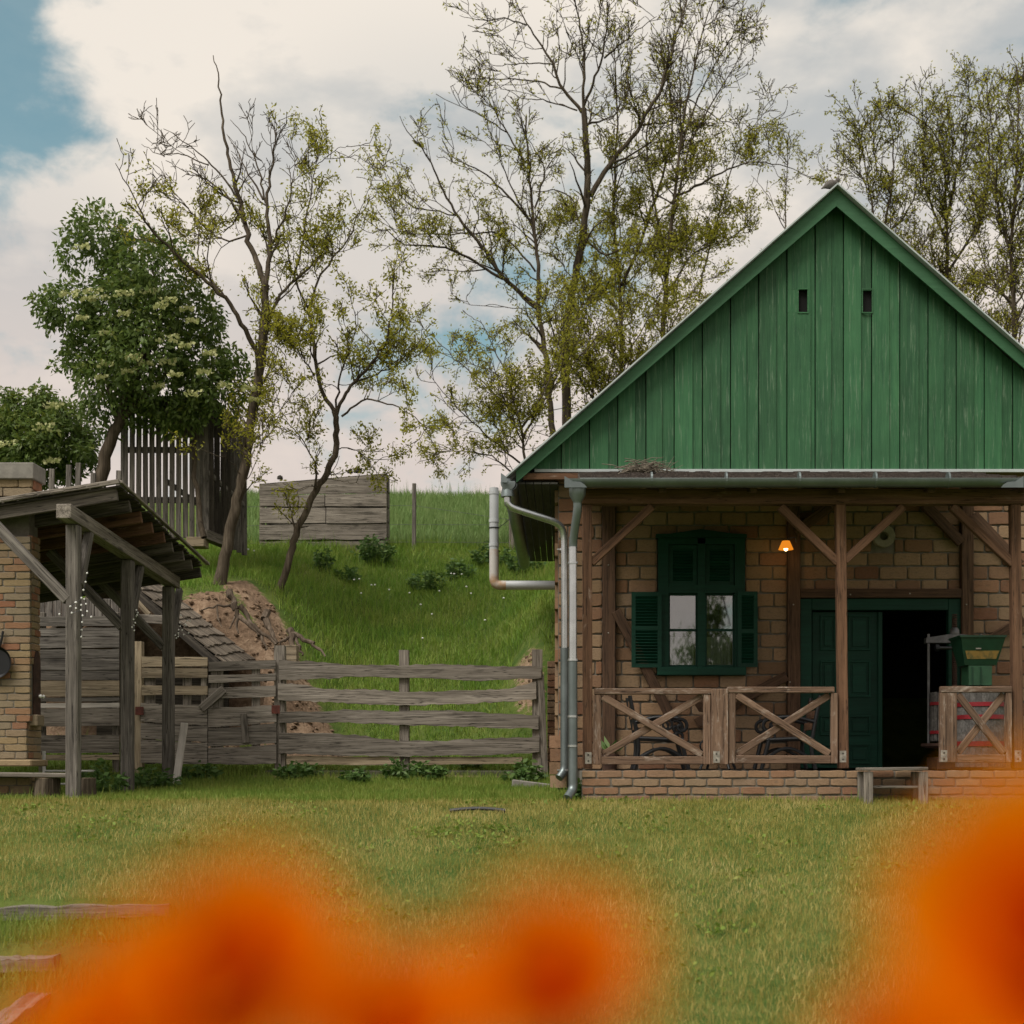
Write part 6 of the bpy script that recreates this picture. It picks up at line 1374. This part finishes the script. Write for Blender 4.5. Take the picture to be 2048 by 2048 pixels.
# elders
def elder(name, label, trunks, balls, Y, nleaf, umb, mat, light):
    t_ = thing(name, label, 'tree', S(trunks[0][0][0][0], trunks[0][0][0][1], Y))
    for li, (px, r0, r1) in enumerate(trunks):
        P, ln = resample([S(a, b, Y + (.1 * li if i else 0)) for i, (a, b) in enumerate(px)], 16); P[1:-1] += rs.normal(0, .015, (14, 3)); V, q = tubes_np(P[None], np.linspace(r0, r1, 16)[None], 10)
        obj('trunk' if li == 0 else 'limb', mesh_np('trunk', V, [q], M_['bark'], True), t_)
    w_ = np.array([b[2] ** 2 for b in balls], float); w_ /= w_.sum(); k_ = rs.choice(len(balls), nleaf // 5, p=w_)
    bb = np.array(balls, float)[k_]; rad = bb[:, 2] / F * Y; yoff = np.array([rs.uniform(-.35, .35) for _ in balls])[k_]
    d = rs.normal(0, 1, (len(k_), 3)); d /= np.linalg.norm(d, axis=1, keepdims=True); u = rs.uniform(.35, 1.08, (len(k_), 1)) ** .6
    # shoots, each carrying a spray of five or so leaflets
    c = np.stack([(bb[:, 0] - CX) / F * Y, Y + yoff, CZ + (CY - bb[:, 1]) / F * Y], 1) + d * u * rad[:, None] * np.array([1, 1.15, 1])
    out_ = d * .6 + np.array([0, 0, -.15]); C5 = np.repeat(c, 5, 0) + rs.normal(0, .05, (len(c) * 5, 3)); D5 = np.repeat(out_, 5, 0) + rs.normal(0, .45, (len(c) * 5, 3))
    pick = np.repeat((d[:, 2] > .05) & (rs.uniform(0, 1, len(d)) < light), 5)  # paler leaf colour on a random share of the upper shoots
    for nm, sel, mt in (('crown', ~pick, mat), ('upper_pale_shoots', pick, 'elderlight')):
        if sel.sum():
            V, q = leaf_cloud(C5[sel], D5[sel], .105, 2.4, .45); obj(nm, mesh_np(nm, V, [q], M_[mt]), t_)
    for px, py, rp_ in umb:                          # flat heads of cream blossom, each head a part
        n_ = 48; rr = rp_ / F * Y; a = rs.uniform(0, 6.28, n_); q = np.sqrt(rs.uniform(0, 1, n_)) * rr * 1.25; c0 = np.array(S(px, py, Y - .55 - rs.uniform(0, .35)))
        cc = c0 + np.stack([q * np.cos(a), q * np.sin(a) * .7 - .2 * q, .02 * np.sin(a * 3) + .62 * q * np.sin(a) - q * q * 1.2], 1); V, qd = leaf_cloud(cc, np.stack([np.cos(a), np.sin(a), np.full(n_, .8)], 1), .058, 1.1, 0)
        obj('blossom', mesh_np('blossom', V, [qd], M_['umbel']), t_)
Z6 = .3106
E = lambda L_: [(u * Z6, 400 + v_ * Z6, r_ * Z6) for u, v_, r_ in L_]
um = E([(450, 605, 45), (650, 635, 42), (800, 605, 45), (910, 615, 55), (1085, 645, 40), (1035, 690, 30), (1210, 705, 30), (420, 730, 32), (530, 765, 22), (800, 735, 22), (690, 860, 30), (915, 880, 52), (1085, 890, 52), (1240, 780, 30), (1200, 940, 30), (1270, 965, 32), (860, 1015, 42), (945, 1050, 36), (1085, 1045, 36), (585, 1090, 30), (680, 1060, 34), (830, 1105, 30), (655, 1145, 24), (745, 1205, 30), (1025, 1200, 22), (1320, 1110, 30), (1450, 1200, 34), (1545, 1180, 30), (1610, 1215, 30), (1640, 1290, 24), (1245, 1250, 36), (815, 200, 50), (520, 305, 40), (600, 590, 40), (970, 590, 40), (1640, 1030, 24), (560, 640, 22), (1345, 990, 28), (1130, 1130, 24)])
elder('elder_tree', 'dense dark elder with cream blossom heads above the corn crib', [([(190, 1060), (199, 959), (217, 884), (238, 842), (262, 780), (285, 700)], .13, .06), ([(238, 842), (320, 760), (400, 700)], .06, .02), ([(236, 840), (210, 740), (190, 650)], .05, .02), ([(262, 780), (330, 640), (300, 530)], .05, .02), ([(408, 1075), (385, 940), (392, 850), (420, 760)], .05, .025)],
      E([(650, 230, 190), (850, 330, 190), (540, 250, 110), (470, 380, 60), (480, 440, 60), (1050, 500, 240), (800, 520, 160), (700, 650, 230), (480, 720, 170), (330, 700, 80), (330, 770, 60), (900, 750, 290), (1200, 700, 200), (1320, 760, 110), (620, 930, 230), (950, 1000, 290), (1250, 1000, 210), (700, 1180, 200), (1050, 1250, 220), (1350, 1180, 180), (480, 950, 120), (420, 1080, 60), (1500, 1020, 100), (1570, 1210, 100), (620, 1330, 110), (850, 1340, 120), (1200, 1350, 120), (1080, 1440, 70), (680, 1470, 60), (1450, 1330, 80), (360, 340, 30)]), 22.0, 25000, um[::2] + um[1::4], 'elder', .28)
elder('elder_bush', 'smaller elder in the left background behind the oven chimney', [([(60, 1060), (80, 900), (95, 800)], .07, .03), ([(60, 980), (30, 850)], .05, .02), ([(85, 880), (140, 830)], .03, .015)],
      E([(100, 1350, 110), (290, 1340, 120), (260, 1280, 70), (440, 1400, 110), (200, 1500, 170), (350, 1550, 150), (520, 1500, 90), (40, 1500, 130), (420, 1680, 100), (560, 1640, 70), (600, 1690, 40), (250, 1650, 150), (80, 1640, 130), (-80, 1450, 150), (70, 1270, 50), (-60, 1620, 150), (500, 1560, 80), (420, 1760, 70), (250, 1770, 60)]), 23.5, 15000, E([(345, 1325, 42), (280, 1460, 50), (60, 1570, 40), (340, 1680, 36)]), 'elder', .42)

# ------------------------------------------------------------------ orange poppies close to the lens
pm, t, p, out = newmat('poppy_petal')
at = t.nodes.new('ShaderNodeAttribute'); at.attribute_name = 'along'
c = ramp(t, at.outputs['Fac'], [(0.0, (.12, .001, .0003)), (.22, (.28, .006, .0003)), (.44, (.64, .048, .0003)), (.70, (.80, .145, .0004)), (1, (.82, .30, .001))])
t.links.new(c, p.inputs['Base Color']); p.inputs['Roughness'].default_value = .8; p.inputs['Specular IOR Level'].default_value = .0
tr = t.nodes.new('ShaderNodeBsdfTranslucent'); t.links.new(c, tr.inputs[0]); mxs = t.nodes.new('ShaderNodeMixShader'); mxs.inputs[0].default_value = .5
t.links.new(p.outputs[0], mxs.inputs[1]); t.links.new(tr.outputs[0], mxs.inputs[2]); t.links.new(mxs.outputs[0], out.inputs[0])
def poppy(px, py, d, size, axis, label, cup=.55, n=5, ang0=0.0):
    c0 = S(px, py, d); t_ = thing('poppy', label, 'flower', (c0.x, c0.y, gz(c0.x, c0.y)), 'orange poppies close to the camera')
    ax = Vector(axis).normalized(); u = ax.orthogonal().normalized(); v = ax.cross(u); r_ = size / 2
    for wh, (m_, sc, cu) in enumerate(((n, 1.0, cup), (n - 1, .72, cup + .35))):
        for i in range(m_):
            a0 = ang0 + 2 * math.pi * (i + wh * .5) / m_ + rnd.uniform(-.1, .1); vs = []; at_ = []; NU, NV = 9, 8
            for j in range(NV):
                s = j / (NV - 1)
                for k in range(NU):
                    w_ = (k / (NU - 1) - .5) * 2; ww = w_ * (math.pi / m_) * 1.35 * (.25 + .75 * math.sin(min(1, s * 1.25) * math.pi / 2)) * (1 - .25 * s ** 4 * 1)
                    rr = r_ * sc * (s - .12 * s * w_ * w_) * math.cos(cu * s * .9); hh = r_ * sc * s * math.sin(cu * s * 1.1 + .15) + .02 * r_ * math.sin(w_ * 6 + i) * s
                    vs.append(c0 + u * rr * math.cos(a0 + ww) + v * rr * math.sin(a0 + ww) + ax * (hh + wh * .03 * r_)); at_.append(s)
            fs = np.array([(j * NU + k, j * NU + k + 1, (j + 1) * NU + k + 1, (j + 1) * NU + k) for j in range(NV - 1) for k in range(NU - 1)])
            me = mesh_np('petal', np.array(vs), [fs], pm, True); a_ = me.attributes.new('along', 'FLOAT', 'POINT'); a_.data.foreach_set('value', np.array(at_, dtype=np.float32)); obj('petal', me, t_)
    M3 = axes(c0, c0 + ax).to_3x3() @ Matrix.Rotation(R(90), 3, 'Y')
    MB().lathe([(.10 * r_, 0), (.15 * r_, .1 * r_), (.12 * r_, .22 * r_), (.02 * r_, .26 * r_)], c0, 12, M3).build('centre', M_['poppycentre'], t_, True)
    gp_ = Vector((c0.x * 1.15, c0.y + .06, gz(c0.x * 1.15, c0.y + .06) - .03))
    MB().tube(bend([c0 - ax * .001, c0 - ax * .03 + Vector((0, 0, -.03)), (c0 + gp_) / 2 + Vector((rnd.uniform(-.02, .02), .02, 0)), gp_], .06), .0016, 7).build('stem', M_['stem'], t_, True)
    Cs = np.array([gp_ + Vector((0, 0, rnd.uniform(.02, .35))) for _ in range(14)]); Ds = np.array([(math.cos(a), math.sin(a), .5) for a in rs.uniform(0, 6.28, 14)])
    Vv, Ff = leaf_cloud(Cs, Ds, .09, 3.5, 0); obj('leaves', mesh_np('leaves', Vv, [Ff], M_['weed']), t_)
poppy(485, 1995, .25, .052, (-.15, -1, .75), 'orange poppy at the lower left, blurred close to the lens', cup=.35)
poppy(1115, 1985, .25, .040, (-.2, -1, .75), 'smaller orange poppy at the bottom centre, blurred close to the lens', cup=.35, ang0=.4)
poppy(2150, 1930, .25, .073, (-.4, -1, .7), 'large orange poppy at the right edge, blurred close to the lens', cup=.35, ang0=.2)
poppy(800, 2085, .24, .037, (-.1, -.8, .8), 'orange poppy low between the left and centre blooms', cup=.35, ang0=.9)
poppy(225, 2085, .24, .037, (-.2, -.8, .8), 'orange poppy in the bottom left corner below the largest left bloom', cup=.35, ang0=.5)
poppy(1800, 2130, .24, .030, (-.2, -.8, .8), 'orange poppy low beside the large right bloom', cup=.35, ang0=.7)

# ------------------------------------------------------------------ willow behind the viewer, mirrored in the window panes
wl = thing('willow_tree', 'drooping tree mirrored in the right hand window panes', 'tree', (4.6, -14, -.5))
P, ln = resample([(4.2, -14, -.6), (4.3, -14, 1.5), (4.5, -14, 3.5), (4.75, -14, 6.2), (5.0, -14, 7.0), (5.3, -14, 6.2), (5.6, -14, 5.0)], 20)
Vv, q = tubes_np(P[None], np.linspace(.12, .02, 20)[None], 8); obj('trunk', mesh_np('trunk', Vv, [q], M_['bark'], True), wl)
C = np.concatenate([np.array(c) + rs.normal(0, 1, (n_, 3)) * np.array(sg_) for c, sg_, n_ in (((4.7, -14, 4.2), (.5, .3, .35), 900), ((5.6, -14, 4.1), (.5, .3, .4), 900), ((4.85, -14, 5.3), (.10, .1, .5), 350), ((5.2, -14, 5.4), (.12, .1, .4), 300), ((3.9, -14, 3.2), (.5, .3, .3), 500), ((5.1, -14, 2.6), (1.0, .4, .8), 1500))])
D_ = np.tile(np.array([[0, 0, -1.0]]), (len(C), 1)); Vv, q = leaf_cloud(C, D_, .22, 3.5, .6); obj('crown', mesh_np('crown', Vv, [q], M_['elder']), wl)
